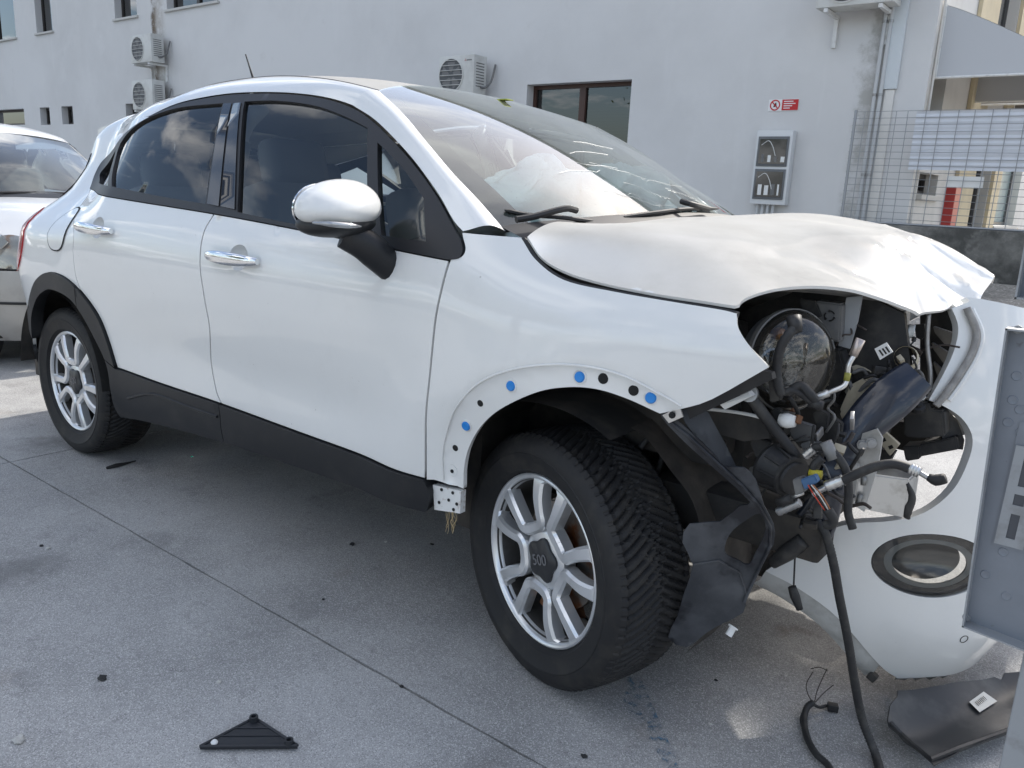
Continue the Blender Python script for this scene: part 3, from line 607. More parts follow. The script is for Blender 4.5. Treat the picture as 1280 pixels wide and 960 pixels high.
# ---- trees: one added out of view beyond the fence to dapple the sunlight, two behind the viewer seen in the windows
LEAF = mat('leaf_green', (.055, .095, .028), .6, noise=((.095, .12, .035), 3, .4, .7)); BARK = mat('bark', (.10, .075, .055), .9, bump=(20, .8, .02))
def tree(name, x, y, h, cz, rx, rz, nleaf, size, label, seed, lean=(0, 0)):
    r_ = np.random.default_rng(seed); A = empty(name, (x, y, 0)); tag(A, label, 'tree', None); mb = MB(); mb.tube(spl([(x, y, -.1), (x+.08+lean[0]*.1, y+.05+lean[1]*.1, h*.35), (x-.05+lean[0]*.5, y+lean[1]*.5, h*.7), (x+lean[0], y+lean[1], h)], 6), list(np.linspace(.16, .03, 19)), 10); x += lean[0]; y += lean[1]
    tips = []
    for k in range(22):
        a = r_.uniform(0, 2*PI); e = r_.uniform(-.2, .9); s = r_.uniform(.3, .95); st_ = np.array((x, y, cz-rz*.6+r_.uniform(0, rz*1.2))); en = np.array((x+rx*math.cos(a)*s*math.cos(e), y+rx*math.sin(a)*s*math.cos(e), cz+rz*math.sin(e)*s*1.1)); tips.append(en)
        mb.tube(spl([st_, (st_+en)/2+r_.normal(0, .12, 3), en], 4), list(np.linspace(.05, .012, 9)), 6)
    mb.build('trunk', BARK, A)
    ci = r_.integers(0, len(tips), nleaf); P = np.array(tips)[ci]+r_.normal(0, 1, (nleaf, 3))*np.array((rx*.26, rx*.26, rz*.24)); N = r_.normal(0, 1, (nleaf, 3)); N[:, 2] = np.abs(N[:, 2])+.3; N /= np.linalg.norm(N, axis=1)[:, None]; T1 = np.cross(N, r_.normal(0, 1, (nleaf, 3))); T1 /= np.linalg.norm(T1, axis=1)[:, None]; T2 = np.cross(N, T1); sz = size*r_.uniform(.6, 1.4, nleaf)[:, None]
    V = np.stack([P-T1*sz, P+T2*sz*.5, P+T1*sz, P-T2*sz*.5], 1).reshape(-1, 3); F_ = [(4*i, 4*i+1, 4*i+2, 4*i+3) for i in range(nleaf)]
    o = mkobj('crown', V, F_, LEAF, A, False); tag(o, kind='stuff'); return A
tree('tree', 2.3, 8.6, 7.4, 6.9, .75, .6, 230, .085, 'unseen leafy tree added beyond the fence to dapple the sunlight', 5, (-1.1, -.3))
tree('tree', -7.5, -10.5, 6.5, 4.4, 2.6, 2.2, 9000, .10, 'dark leafy tree behind the viewer, reflected at left in the window', 8)
tree('tree', -12.5, -12.0, 7.5, 5.0, 2.8, 2.6, 9000, .10, 'taller leafy tree behind the viewer, farther left in the window reflection', 9)
# ================================================================== the crashed white car
CAR = empty('crashed_car', (-1.28, 0, 0))
tag(CAR, 'crashed white compact SUV with torn-open front and exposed headlamp, nearest vehicle in the yard', 'car')
WBX = -2.57
_wz = dense([.20, .26, .32, .40, .50, .62, .75, .87, .97, 1.06, 1.13, 1.20, 1.30, 1.40, 1.48, 1.54, 1.60],
            [.74, .80, .835, .858, .866, .872, .884, .893, .890, .870, .840, .806, .757, .705, .658, .612, .54], .15, 1.65)
def halfw(x, z):
    x = np.asarray(x, float); z = np.asarray(z, float); w = _wz(z)
    for cx, amp in ((0.0, .020), (WBX, .018)):
        r = np.hypot(x-cx, z-.34); w = w+amp*np.exp(-((r-.45)/.11)**2)*sstep(z, .15, .4)
    t = np.clip((x-.05)/.6, 0, 1.3); w = w-.10*t**2
    fr = sstep(x, -.35, .1); w = w-fr*.05*sstep(z, .94, 1.16)
    t = np.clip((-1.7-x)/.9, 0, 1.2); w = w-(.018+.085*sstep(z, 1.0, 1.5))*t**2
    w = w-.125*sstep(z, .97, 1.17)*(1-.38*sstep(z, 1.24, 1.42))*sstep(-x, 2.05, 2.6)
    # soft hollow along the lower doors
    w = w-.010*np.exp(-((z-.62)/.10)**2)*sstep(x, -2.05, -1.7)*(1-sstep(x, -.75, -.4))
    return w
_n = 2.7; _t = np.linspace(0, PI/2, 600); _sx = np.sin(_t)**(2/_n); _sy = np.cos(_t)**(2/_n)
_al = np.r_[0, np.cumsum(np.hypot(np.diff(_sx*.78), np.diff(_sy*.86)))]; ALEN = _al[-1]
_lr = dense([.2, .35, .5, .7, .9, 1.05, 1.2, 1.4, 1.52, 1.6], [.62, .69, .72, .70, .615, .53, .44, .42, .38, .33], .15, 1.65)
XB = -2.60
def side(u, z, off=0.):
    u = np.asarray(u, float); z = np.asarray(z, float)+0*u
    w = halfw(np.maximum(u, XB), z)+off; a = np.clip(XB-u, 0, ALEN); L = _lr(z)+off
    x = np.where(u >= XB, u, XB-L*np.interp(a, _al, _sx)); y = -np.where(u >= XB, w, w*np.interp(a, _al, _sy))
    return np.stack([x, y, z], -1)
def so_(off): return lambda u, z: side(u, z, off)
def pz(px, py, g=None):
    if g is None:
        p = UY(px, py, -.85); g = (p[0], min(max(p[2], .25), 1.5))
    return solve(side, px, py, g)
def trace(P, n=6, corner=False):
    """photo outline -> smooth (u,z) curve on the car's flank"""
    q = [pz(*p) for p in P]; return q if corner else spl(q, n)

# ---- outlines on the flank
belt_top = trace([(115, 229), (200, 248), (268, 260), (360, 277), (496, 305), (560, 318)])
belt_bot = trace([(113, 236), (200, 256), (268, 267), (360, 284), (496, 312), (562, 325)])
dlo_front = trace([(562, 325), (575, 322), (580, 312), (577, 298)])
dlo_top = trace([(577, 298), (546, 243), (510, 195), (470, 154), (440, 134), (400, 122), (350, 117), (293, 118), (250, 124), (215, 133), (180, 150), (146, 181), (126, 205), (113, 236)])
g_front = trace([(307, 127), (347, 126), (394, 132), (431, 145), (461, 160)]) + trace([(461, 160), (461, 297)], 2) + trace([(461, 297), (359, 278), (298, 265)]) + trace([(298, 265), (301, 195), (307, 127)])
g_fq = trace([(473, 178), (503, 208), (531, 248)]) + trace([(531, 248), (534, 302)], 2) + trace([(534, 302), (478, 294)], 2) + trace([(478, 294), (474, 240), (473, 178)])
g_rear = trace([(141, 233), (144, 205), (151, 181), (175, 154), (219, 136), (280, 129)]) + trace([(280, 129), (258, 255)], 3) + trace([(258, 255), (200, 245), (141, 233)])
g_rq = trace([(125, 229), (128, 214), (146, 187)]) + trace([(146, 187), (136, 232)], 3) + trace([(136, 232), (125, 229)], 2)
dlo = belt_bot[:-1]+dlo_front[:-1]+dlo_top[:-1]
split = trace([(268, 267), (255, 290), (250, 327), (255, 370), (262, 410), (264, 453), (270, 487), (277, 505)])
fd_front = trace([(562, 325), (551, 365), (543, 409), (536, 480), (532, 530), (532, 599)])
sill_top = trace([(147, 460), (200, 479), (277, 505), (400, 550), (532, 599)])
rd_rear = trace([(113, 236), (97, 262), (92, 290), (91, 316), (94, 343), (100, 362)])
ra_out = trace([(40, 412), (38, 388), (42, 363), (49, 348), (62, 340), (80, 345), (100, 362), (123, 393), (137, 427), (147, 460)])
ra_in = trace([(44, 424), (43, 397), (48, 377), (56, 366), (67, 362), (87, 371), (102, 388), (120, 420), (136, 455), (142, 490), (154, 521)])
DS = .028
def cut_at(curve, p):
    q = np.array(curve); i = int(np.argmin(np.hypot(*(q-np.array(p)).T))); return i
ib = cut_at(belt_bot, split[0]); isl = cut_at(sill_top, split[-1])
front_door = inset(belt_bot[ib:] + fd_front[1:] + sill_top[isl:-1][::-1] + split[::-1][1:-1], .0034)
ia = cut_at(ra_out, rd_rear[-1])
rear_door = inset(belt_bot[:ib+1] + split[1:] + sill_top[:isl][::-1] + ra_out[ia:-1][::-1] + rd_rear[::-1][1:-1], .0034)
SIDES = []
def sidepatch(name, off, outline, material, sp=DS, holes=(), depth=.014, parent=CAR, both=True):
    o = patch(name, so_(off), outline, sp, material, parent, holes, depth)
    if both: SIDES.append(o)
    return o
def cup_outline(a, b):
    c = (pz(*a)+pz(*b))/2; return c, [c+np.array((.016+.050*math.cos(t), .002+.040*math.sin(t))) for t in np.linspace(0, 2*PI, 33)[:-1]]
CUPS = [cup_outline((264, 318), (326, 327)), cup_outline((100, 281), (143, 289))]
fdoor = sidepatch('front_door', 0, front_door, PAINT, DS, [CUPS[0][1]], .014)
rdoor = sidepatch('rear_door', 0, rear_door, PAINT, DS, [CUPS[1][1]], .014)
for (c_, o_), d_ in zip(CUPS, (fdoor, rdoor)):
    def cupS(u, z, c_=c_):
        r = np.hypot((u-c_[0]-.016)/.050, (z-c_[1]-.002)/.040); P = side(u, z); P[:, 1] += .024*np.clip(1-r**2, 0, 1)**.8; return P
    patch('handle_cup', cupS, o_, .009, PAINT, d_, (), 0)
# front fender
arch_in = trace([(576, 612), (577, 585), (583, 560), (597, 535), (621, 513), (665, 492), (703, 485), (741, 487), (780, 499), (822, 518)])
arch_lip = trace([(554, 600), (553, 570), (557, 545), (569, 511), (597, 480), (636, 463), (684, 456), (732, 458), (780, 470), (828, 494), (852, 508)])
fend_top = trace([(651, 297), (670, 325), (705, 350), (770, 365), (845, 378), (900, 387), (921, 392)])
fend_front = trace([(921, 392), (923, 410), (938, 434), (961, 459)])
fend_low = trace([(961, 459), (890, 499), (852, 511), (822, 518)], 3)
fend_cowl = trace([(578, 291), (610, 294), (651, 297)])
fender = dlo_front[::-1][:0] + fend_cowl[:-1] + fend_top[:-1] + fend_front[:-1] + fend_low[:-1] + arch_in[::-1][:-1] + trace([(576, 612), (554, 603), (537, 598)], 3)[:-1] + [p+np.array((.004, 0)) for p in fd_front[::-1]][:-1] + [p+np.array((.004, .002)) for p in dlo_front]
FLANGE = arch_lip
def fender_S(u, z):
    """the flange behind the lip is set back"""
    P = side(u, z); q = np.stack([np.ravel(u), np.ravel(z)], 1)
    ring = np.array(list(arch_lip)+[np.array((.0, .33))+(np.array(p)-np.array((.0, .33)))*.93 for p in arch_in[::-1]])
    ins = inpoly(q, ring) if len(q) else np.zeros(0, bool)
    d = segdist(q, np.array(list(arch_lip))[1:]) if len(q) else np.zeros(0)
    # segdist closes the polyline; keep to the open lip
    L = np.array(arch_lip); d = np.full(len(q), 9.)
    for i in range(len(L)-1):
        a, b = L[i], L[i+1]; ab = b-a; t = np.clip(((q-a)@ab)/(ab@ab+1e-12), 0, 1); d = np.minimum(d, np.hypot(*(q-a-t[:, None]*ab).T))
    P = P.copy(); P[:, 1] += np.where(ins, .010*sstep(d, 0, .012), 0) ; return P
o = patch('front_fender', fender_S, fender, .02, PAINT, CAR); fendo = o
MB().tube([side(p[0], p[1], .0005) for p in arch_lip], .0028, 6).build('lip_bead', PAINT, fendo)
# flange clips and holes on the near fender
def disc_on(S, c, r, name, material, parent, off=.004, dome=.003, seg=18, ring=None):
    P = S(np.array([c[0], c[0]+.01, c[0]]), np.array([c[1], c[1], c[1]+.01])); n = np.cross(P[1]-P[0], P[2]-P[0]); n /= np.linalg.norm(n)
    if n[1] > 0: n = -n
    mb = MB(); mb.lathe([(0, r), (off, r), (off+dome, r*.82), (off+dome*.7, r*.35), (off+dome*.7, 0.0001)], P[0], n, seg)
    return mb.build(name, material, parent)
for p in ((580, 533), (636, 483), (722, 472), (811, 498)):
    c = pz(*p); disc_on(fender_S, c, .0165, 'clip_washer', WHITEPL, fendo, .0015, .001); disc_on(fender_S, c, .0125, 'trim_clip', BLUECLIP, fendo, .004, .003)
for p, r in (((597, 505), .0085), ((566, 561), .0085), ((751, 474), .012), ((789, 489), .0115)):
    disc_on(fender_S, pz(*p), r, 'clip_hole', DARKIN, fendo, .0012, .0004)
disc_on(fender_S, pz(562, 589), .017, 'dimple', PAINT_IN, fendo, .001, -.004); disc_on(fender_S, pz(562, 590), .005, 'screw', DARKIN, fendo, .002, .001)
fender_left = list(fender)
o2 = patch('front_fender', side, fender, .035, PAINT, CAR); 
for v in o2.data.vertices: v.co.y *= -1
o2.data.flip_normals()
# sill end bracket below the fender (rusty tab)
b0 = [UY(541, 606, -.862), UY(576, 614, -.862), UY(575, 642, -.862), UY(543, 637, -.862)]
mb = MB(); q = [Vector(p) for p in b0]; mb.add(q+[p+Vector((0, .02, 0)) for p in q], [(0, 1, 2, 3), (7, 6, 5, 4), (0, 4, 5, 1), (1, 5, 6, 2), (2, 6, 7, 3), (3, 7, 4, 0)])
brk = mb.build('sill_bracket', mat('rusty_white', (.7, .7, .68), .5, noise=((.22, .12, .06), 45, .55, .75)), CAR)
for px, py in ((552, 612), (566, 616), (561, 625), (571, 630), (549, 628), (567, 637)):
    p = UY(px, py, -.863); MB().lathe([(0, .0045), (.0015, .0045), (.0015, .0001)], p, (0, -1, 0), 10).build('hole', DARKIN, brk)
for i in range(9):
    a = UY(560+random.uniform(-6, 8), 640, -.862); pts = [a]
    for k in range(4): a = a+np.array((random.uniform(-.008, .008), random.uniform(-.004, .004), -random.uniform(.008, .018))); pts.append(a)
    MB().tube(spl(pts, 4), .0007, 4).build('straw', mat('straw', (.42, .32, .17), .8), brk)
# quarter panel: from the rear door back round the corner
zbm = float(np.interp(-.9, [0], [0]))
uq = np.array(dlo_top); 
def zbase(u):
    """where the roof loft starts above the windows"""
    o_ = np.argsort(uq[:, 0]); X, Zv = uq[o_, 0], uq[o_, 1]
    sel = (X > -2.12) & (X < -.80); X, Zv = X[sel], Zv[sel]
    zz_ = np.interp(u, X, Zv); t = sstep(u, -3.2, -2.0)
    return np.where(np.asarray(u) < -2.05, 1.36*(1-t)+np.interp(-2.05, X, Zv)*t, zz_)+.006
UR = XB-ALEN+.001
top_line = [np.array((u, float(zbase(u)))) for u in np.linspace(-2.05, UR, 24)]
i0 = int(np.argmin([abs(p[0]+2.05)+(0 if p[1] > 1.25 else 9) for p in dlo_top]))
dl_rear = dlo_top[i0:]
quarter = top_line + [np.array((UR, .45)), np.array((-3.0, .40)), np.array((pz(40, 412)[0]-.05, .46))] + ra_out[:ia+1] + rd_rear[::-1][1:-1] + dl_rear[::-1]
lamp = trace([(56, 256), (45, 262), (38, 275), (35, 298), (36, 313), (42, 305), (47, 285), (52, 268)], 4)
lamp_c = [np.array((.14, .0))+p for p in (np.array((-3.02, 1.06)), np.array((-3.16, 1.07)), np.array((-3.26, 1.00)), np.array((-3.28, .90)), np.array((-3.22, .80)), np.array((-3.10, .79)), np.array((-2.99, .84)), np.array((-2.95, .95)))]
qp = sidepatch('quarter_panel', 0, quarter, PAINT, .035)
tl = sidepatch('tail_lamp', .006, [p for p in spl(lamp_c, 4, True)], REDLENS, .03)
fc = pz(74, 286); th = np.linspace(0, 2*PI, 41)[:-1]
fcap = [fc+np.array((.082*np.sign(math.cos(t))*abs(math.cos(t))**.8, .088*np.sign(math.sin(t))*abs(math.sin(t))**.8)) for t in th]
patch('filler_gap', so_(.0040), inset(fcap, -.001), .02, DARKIN, qp, (), .001); patch('fuel_cap', so_(.0046), inset(fcap, .004), .02, PAINT, qp, (), .001)
# rear side of the tail: bumper skin
rb = sidepatch('rear_bumper', .004, [np.array((pz(40, 412)[0]-.03, .45)), np.array((-2.98, .44)), np.array((UR, .47)), np.array((UR, .27)), np.array((-3.3, .25)), np.array((-2.99, .25)), np.array((-2.96, .35))], BLACKPL, .05)
# sill cladding in two lengths and the rear arch trims
sill_bot = trace([(154, 521), (200, 530), (283, 553), (400, 592), (536, 640)])
isb = cut_at(sill_bot, pz(284, 553))
crack = trace([(277, 505), (279, 520), (281, 540), (284, 553)], 3)
c1 = sidepatch('sill_cladding', .012, inset(sill_top[isl:] + trace([(535, 602), (541, 615), (540, 632), (536, 640)], 3) + sill_bot[isb:-1][::-1] + crack[::-1][1:-1], .002), BLACKPL, .03, (), .06)
c2 = sidepatch('sill_cladding', .012, inset(sill_top[:isl] + crack + sill_bot[:isb][::-1] + ra_in[-14:-1][::-1], .002), BLACKPL, .03, (), .06)
rib_a = trace([(164, 497), (195, 492), (240, 508), (276, 520)], 5); MB().tube([side(p[0], p[1], .013) for p in rib_a], .006, 6).build('ridge', BLACKPL, c2)
ja, jb = cut_at(ra_out, pz(97, 359)), cut_at(ra_in, pz(99, 384))
r1 = sidepatch('arch_trim', .012, inset(ra_out[ja:] + ra_in[jb:-13][::-1], .002), BLACKPL, .02, (), .05)
r2 = sidepatch('arch_trim', .012, inset(ra_out[:ja+1] + ra_in[:jb+1][::-1], .002), BLACKPL, .02, (), .05)
# window surround with its openings, panes, pillar covers
surround = sidepatch('window_surround', .004, inset(dlo, .001), mat('trim_rubber', (.016, .016, .018), .45), .03, [g_front, g_fq, g_rear, g_rq], .02)
for g in (g_front, g_fq, g_rear, g_rq): sidepatch('window_pane', -.007, inset(g, -.004), GL_SIDE, .04, (), 0)
sidepatch('pillar_cover', .008, inset(trace([(282, 129), (292, 129)], 2)+trace([(292, 129), (276, 258)], 3)+trace([(276, 258), (261, 255)], 2)+trace([(261, 255), (282, 129)], 3), .001), GLOSSBK, .04, (), .004)
sidepatch('pillar_cover', .008, inset(trace([(294, 129), (304, 128)], 2)+trace([(304, 128), (296, 262)], 3)+trace([(296, 262), (278, 258)], 2)+trace([(278, 258), (294, 129)], 3), .001), GLOSSBK, .04, (), .004)
# ---- windscreen and front pillars
ws_pix = [(473, 113), (503, 141), (534, 178), (566, 216), (600, 252), (632, 289)]
ws_y = [-.605, -.645, -.685, -.715, -.74, -.755]
WSE = np.array(spl([UY(a, b, y) for (a, b), y in zip(ws_pix, ws_y)], 6)); NS = len(WSE)
ws_ctop, ws_cbot = np.array((-.985, 0, 1.585)), np.array((-.03, 0, 1.19))
rows = []
for i, e in enumerate(WSE):
    s = i/(NS-1); c = ws_ctop*(1-s)+ws_cbot*s; c = c+np.array((.35, 0, .9))*.055*4*s*(1-s)*.5
    rows.append([np.array((c[0]+(e[0]-c[0])*abs(q)**2.2, q*-e[1], c[2]+(e[2]-c[2])*abs(q)**2.2)) for q in np.linspace(-1, 1, 33)])
rows = np.array(rows)
ws = grid('windscreen', rows, GL_WS, CAR)
# ceramic border: a black band just under the glass edge
fr_ = rows+np.array((-.001, 0, -.003)); fb = []
mbf = MB()
for J in ((0, 1, 2), (32, 31, 30)):
    for i in range(NS-1):
        w2 = .62
        a, b = fr_[i, J[0]], fr_[i+1, J[0]]; c, d = fr_[i+1, J[1]]*(1-w2)+fr_[i+1, J[2]]*w2, fr_[i, J[1]]*(1-w2)+fr_[i, J[2]]*w2
        mbf.add([a, b, c, d], [(0, 1, 2, 3)])
for j in range(32):
    mbf.add([fr_[0, j], fr_[1, j]*.5+fr_[0, j]*.5, fr_[1, j+1]*.5+fr_[0, j+1]*.5, fr_[0, j+1]], [(0, 1, 2, 3)]); mbf.add([fr_[-1, j], fr_[-2, j], fr_[-2, j+1], fr_[-1, j+1]], [(0, 1, 2, 3)])
mbf.build('black_border', mat('ceramic_black', (.012, .012, .013), .35), ws, recalc=False)
# cracks in the screen
def wsp(s_, q_):
    i = s_*(NS-1); j = (q_+1)/2*32; i0_, j0_ = int(min(i, NS-2)), int(min(j, 31)); a_, b_ = i-i0_, j-j0_
    return rows[i0_, j0_]*(1-a_)*(1-b_)+rows[i0_+1, j0_]*a_*(1-b_)+rows[i0_, j0_+1]*(1-a_)*b_+rows[i0_+1, j0_+1]*a_*b_
rc = np.random.default_rng(4); CRK = mat('crack_white', (.55, .58, .57), .4)
for k in range(10):
    s_, q_ = rc.uniform(.45, .9), rc.uniform(-.75, .1); an = rc.normal(.15, .35); pts = []
    for i in range(7): pts.append(wsp(min(.99, max(.05, s_)), min(.95, max(-.95, q_)))+np.array((.0006, 0, .0012))); s_ += rc.uniform(.0, .055)*math.sin(an)+rc.normal(0, .006); q_ += .05*math.cos(an)+rc.normal(0, .012)
    MB().tube(pts, .00045, 4).build('crack', CRK, ws)
# pillar: between window line and screen edge
Tl = [side(p[0], p[1]+.004) for p in trace([(440, 133), (470, 153), (510, 194), (546, 242), (566, 277), (578, 291)], 6)]
Tl = np.array(Tl); n_ = 30; ti = np.linspace(0, 1, n_)
def along(C, t):
    L = np.r_[0, np.cumsum(np.linalg.norm(np.diff(C, axis=0), axis=1))]; L /= L[-1]; return np.array([np.interp(t, L, C[:, k]) for k in range(3)]).T
TA, WA = along(Tl, ti), along(WSE, ti); pg = []
for i in range(n_):
    a, b = TA[i], WA[i]; d = b-a; nrm_ = np.cross(d, TA[min(i+1, n_-1)]-TA[max(i-1, 0)]); nrm_ /= np.linalg.norm(nrm_)
    if nrm_[1] > 0: nrm_ = -nrm_
    pg.append([a+d*s+nrm_*.018*math.sin(PI*s**1.3) for s in np.linspace(0, 1, 9)])
apil = grid('front_pillar', pg, PAINT, CAR); 
pg_m = [[TA[i]+(WA[i]-TA[i])*s+np.array((0, 0, -.006*math.sin(PI*s))) for s in np.linspace(0, 1, 9)] for i in range(n_)]
apil2 = grid('front_pillar', np.array(pg_m)*np.array((1, -1, 1)), PAINT, CAR, flip=True)
# ---- roof: loft from the window line over to the centre line
_zc = dense([-3.25, -3.0, -2.7, -2.3, -1.9, -1.5, -1.2, -.97], [1.40, 1.462, 1.532, 1.592, 1.622, 1.630, 1.618, 1.588], -3.3, -.9)
us = np.r_[np.linspace(-.872, -2.6, 44), np.linspace(-2.64, UR, 26)]
loft = []
for u in us:
    zb = float(zbase(u)); P = side(np.array([u, u]), np.array([zb-.02, zb])); P0 = P[1]; t0 = (P[1]-P[0])/np.linalg.norm(P[1]-P[0])
    if u > -1.5: xc = -.955+(u+.872)*((1.5-.955)/(1.5-.872))
    elif u > -2.2: xc = u
    else: xc = -2.2-(-2.2-u)/(-2.2-UR)*.70
    P3 = np.array((xc, 0, float(_zc(xc)))); d = P3-P0; dh = np.array((d[0], d[1], 0)); L = np.linalg.norm(dh)
    P1 = P0+t0*min(.125, .5*L+.02); P2 = P3-dh*.50+np.array((0, 0, -.002))
    s = np.linspace(0, 1, 25)[:, None]; loft.append((1-s)**3*P0+3*(1-s)**2*s*P1+3*(1-s)*s*s*P2+s**3*P3)
loft = np.array(loft); KR = 8
F = np.concatenate([np.array(pg[0]), rows[0, 1:17]], 0); F = F[:25]       # along the pillar head and the screen's top edge
dF = F-loft[0]
for i, u in enumerate(us): loft[i] += dF*float(1-sstep(-u, .872, 1.55))
rail = grid('roof_rail_panel', loft[:, :KR+1], PAINT, CAR, flip=True); mirror(rail)
right = loft[:, KR:]; both = np.concatenate([right, (right*np.array((1, -1, 1)))[:, ::-1][:, 1:]], 1); both = both+np.array((0, 0, -.004))
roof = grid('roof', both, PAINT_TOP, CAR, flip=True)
for sgn in (1, -1): MB().tube([loft[i, KR]*np.array((1, sgn, 1))+np.array((0, 0, -.001)) for i in range(0, 48, 2)], .003, 6).build('ditch_strip', RUBBER, roof)
# spoiler over the tailgate
sp_ = []
for y in np.linspace(-.46, .46, 17):
    k = (y/.46)**2; xr = -2.88+.05*k; zr = 1.468-.030*k
    sp_.append([(xr+.22, y, zr+.016), (xr+.10, y, zr+.014), (xr, y, zr+.004), (xr-.05, y, zr-.010), (xr-.055, y, zr-.035), (xr-.03, y, zr-.052), (xr+.10, y, zr-.075), (xr+.22, y, zr-.07), (xr+.22, y, zr+.016)])
q9 = np.array(sp_); n9 = q9.shape[1]; f9 = [(i*n9+j, (i+1)*n9+j, (i+1)*n9+j+1, i*n9+j+1) for i in range(16) for j in range(n9-1)]+[tuple(range(n9-1)), tuple(16*n9+j for j in range(n9-1))]
MB().add(q9.reshape(-1, 3), f9).build('roof_spoiler', PAINT, CAR, sharp=50)
# rear glass as a dark pane on the tailgate
patch('rear_window', so_(.003), [np.array((-2.98, 1.12)), np.array((UR, 1.12)), np.array((UR, 1.33)), np.array((-2.93, 1.32))], .06, GLOSSBK, CAR, (), .004, (-1, 0, 0))
# ---- mirror to the left flank
for o in SIDES:
    nm = o.name.split('.')[0]; mirror(o, nm)
# ---- wheels
def tyre_mesh(R=.332, tread=True, seg=90*6, name='tyre'):
    """lathe whose tread is cut by V grooves; outer face looks along -y"""
    prof = [(.012, .216), (.004, .222), (-.010, .232), (-.0125, .234), (-.0155, .2355), (-.0165, .240), (-.020, .250), (-.0255, .272), (-.0275, .275), (-.0278, .278), (-.026, .280), (-.026, .290), (-.0215, .306), (-.012, .319), (.000, .3265)]
    nT = 26; ty = np.linspace(.008, .182, nT)
    crown = [(y, R-.0045*((y-.095)/.087)**2-(.003 if abs(y-.095) > .078 else 0)) for y in ty]
    inner = [(.190, .3265), (.202, .319), (.2115, .306), (.216, .290), (.2155, .272), (.210, .250), (.2, .232), (.186, .222), (.178, .216)]
    full = prof+crown+inner; a0, a1 = len(prof), len(prof)+nT
    V = np.zeros((len(full), seg, 3)); th = np.arange(seg)*2*PI/seg; N = 84
    for i, (y, r) in enumerate(full):
        rr = np.full(seg, r)
        if tread and a0 <= i < a1:
            v = abs(y-.095)/.087
            ph = (th*N/(2*PI)+(v**.8)*2.3+(.5 if y > .095 else 0)) % 1
            g = (ph < .30)
            if v < .10: g = (ph < .18)
            if .30 < v < .345 or .68 < v < .72: g = g | (ph < .62)
            rr = rr-np.where(g, .0075, 0)
        elif tread and i in (a0-1, a0-2, a1, a1+1):
            ph = (th*N/(2*PI)+2.3+(.5 if i >= a1 else 0)) % 1; rr = rr-np.where(ph < .3, .004 if i in (a0-1, a1) else .0015, 0)
        V[i] = np.stack([rr*np.cos(th), np.full(seg, y), rr*np.sin(th)], 1)
    fs = []
    for i in range(len(full)-1):
        for k in range(seg):
            k2 = (k+1) % seg; fs.append((i*seg+k, (i+1)*seg+k, (i+1)*seg+k2, i*seg+k2))
    return V.reshape(-1, 3), fs
def sweep(path, ups, width, depth, cham):
    """bar with chamfered face along path (in the wheel face), face towards -y"""
    vs = []; fs = []; n = len(path)
    for i in range(n):
        p = np.array(path[i]); t = np.array(path[min(i+1, n-1)])-np.array(path[max(i-1, 0)]); t[1] = 0; t /= np.linalg.norm(t); s = np.cross(t, (0, 1, 0)); w = width[i]/2
        for a, d in ((-w, depth), (-w, cham), (-w+cham*.9, 0), (w-cham*.9, 0), (w, cham), (w, depth)): vs.append(p+s*a+np.array((0, d, 0)))
    for i in range(n-1):
        for k in range(5): fs.append((i*6+k, i*6+k+1, (i+1)*6+k+1, (i+1)*6+k))
    fs.append((0, 5, 4, 3, 2, 1)); m = (n-1)*6; fs.append((m, m+1, m+2, m+3, m+4, m+5)); return vs, fs
TV, TF = tyre_mesh()
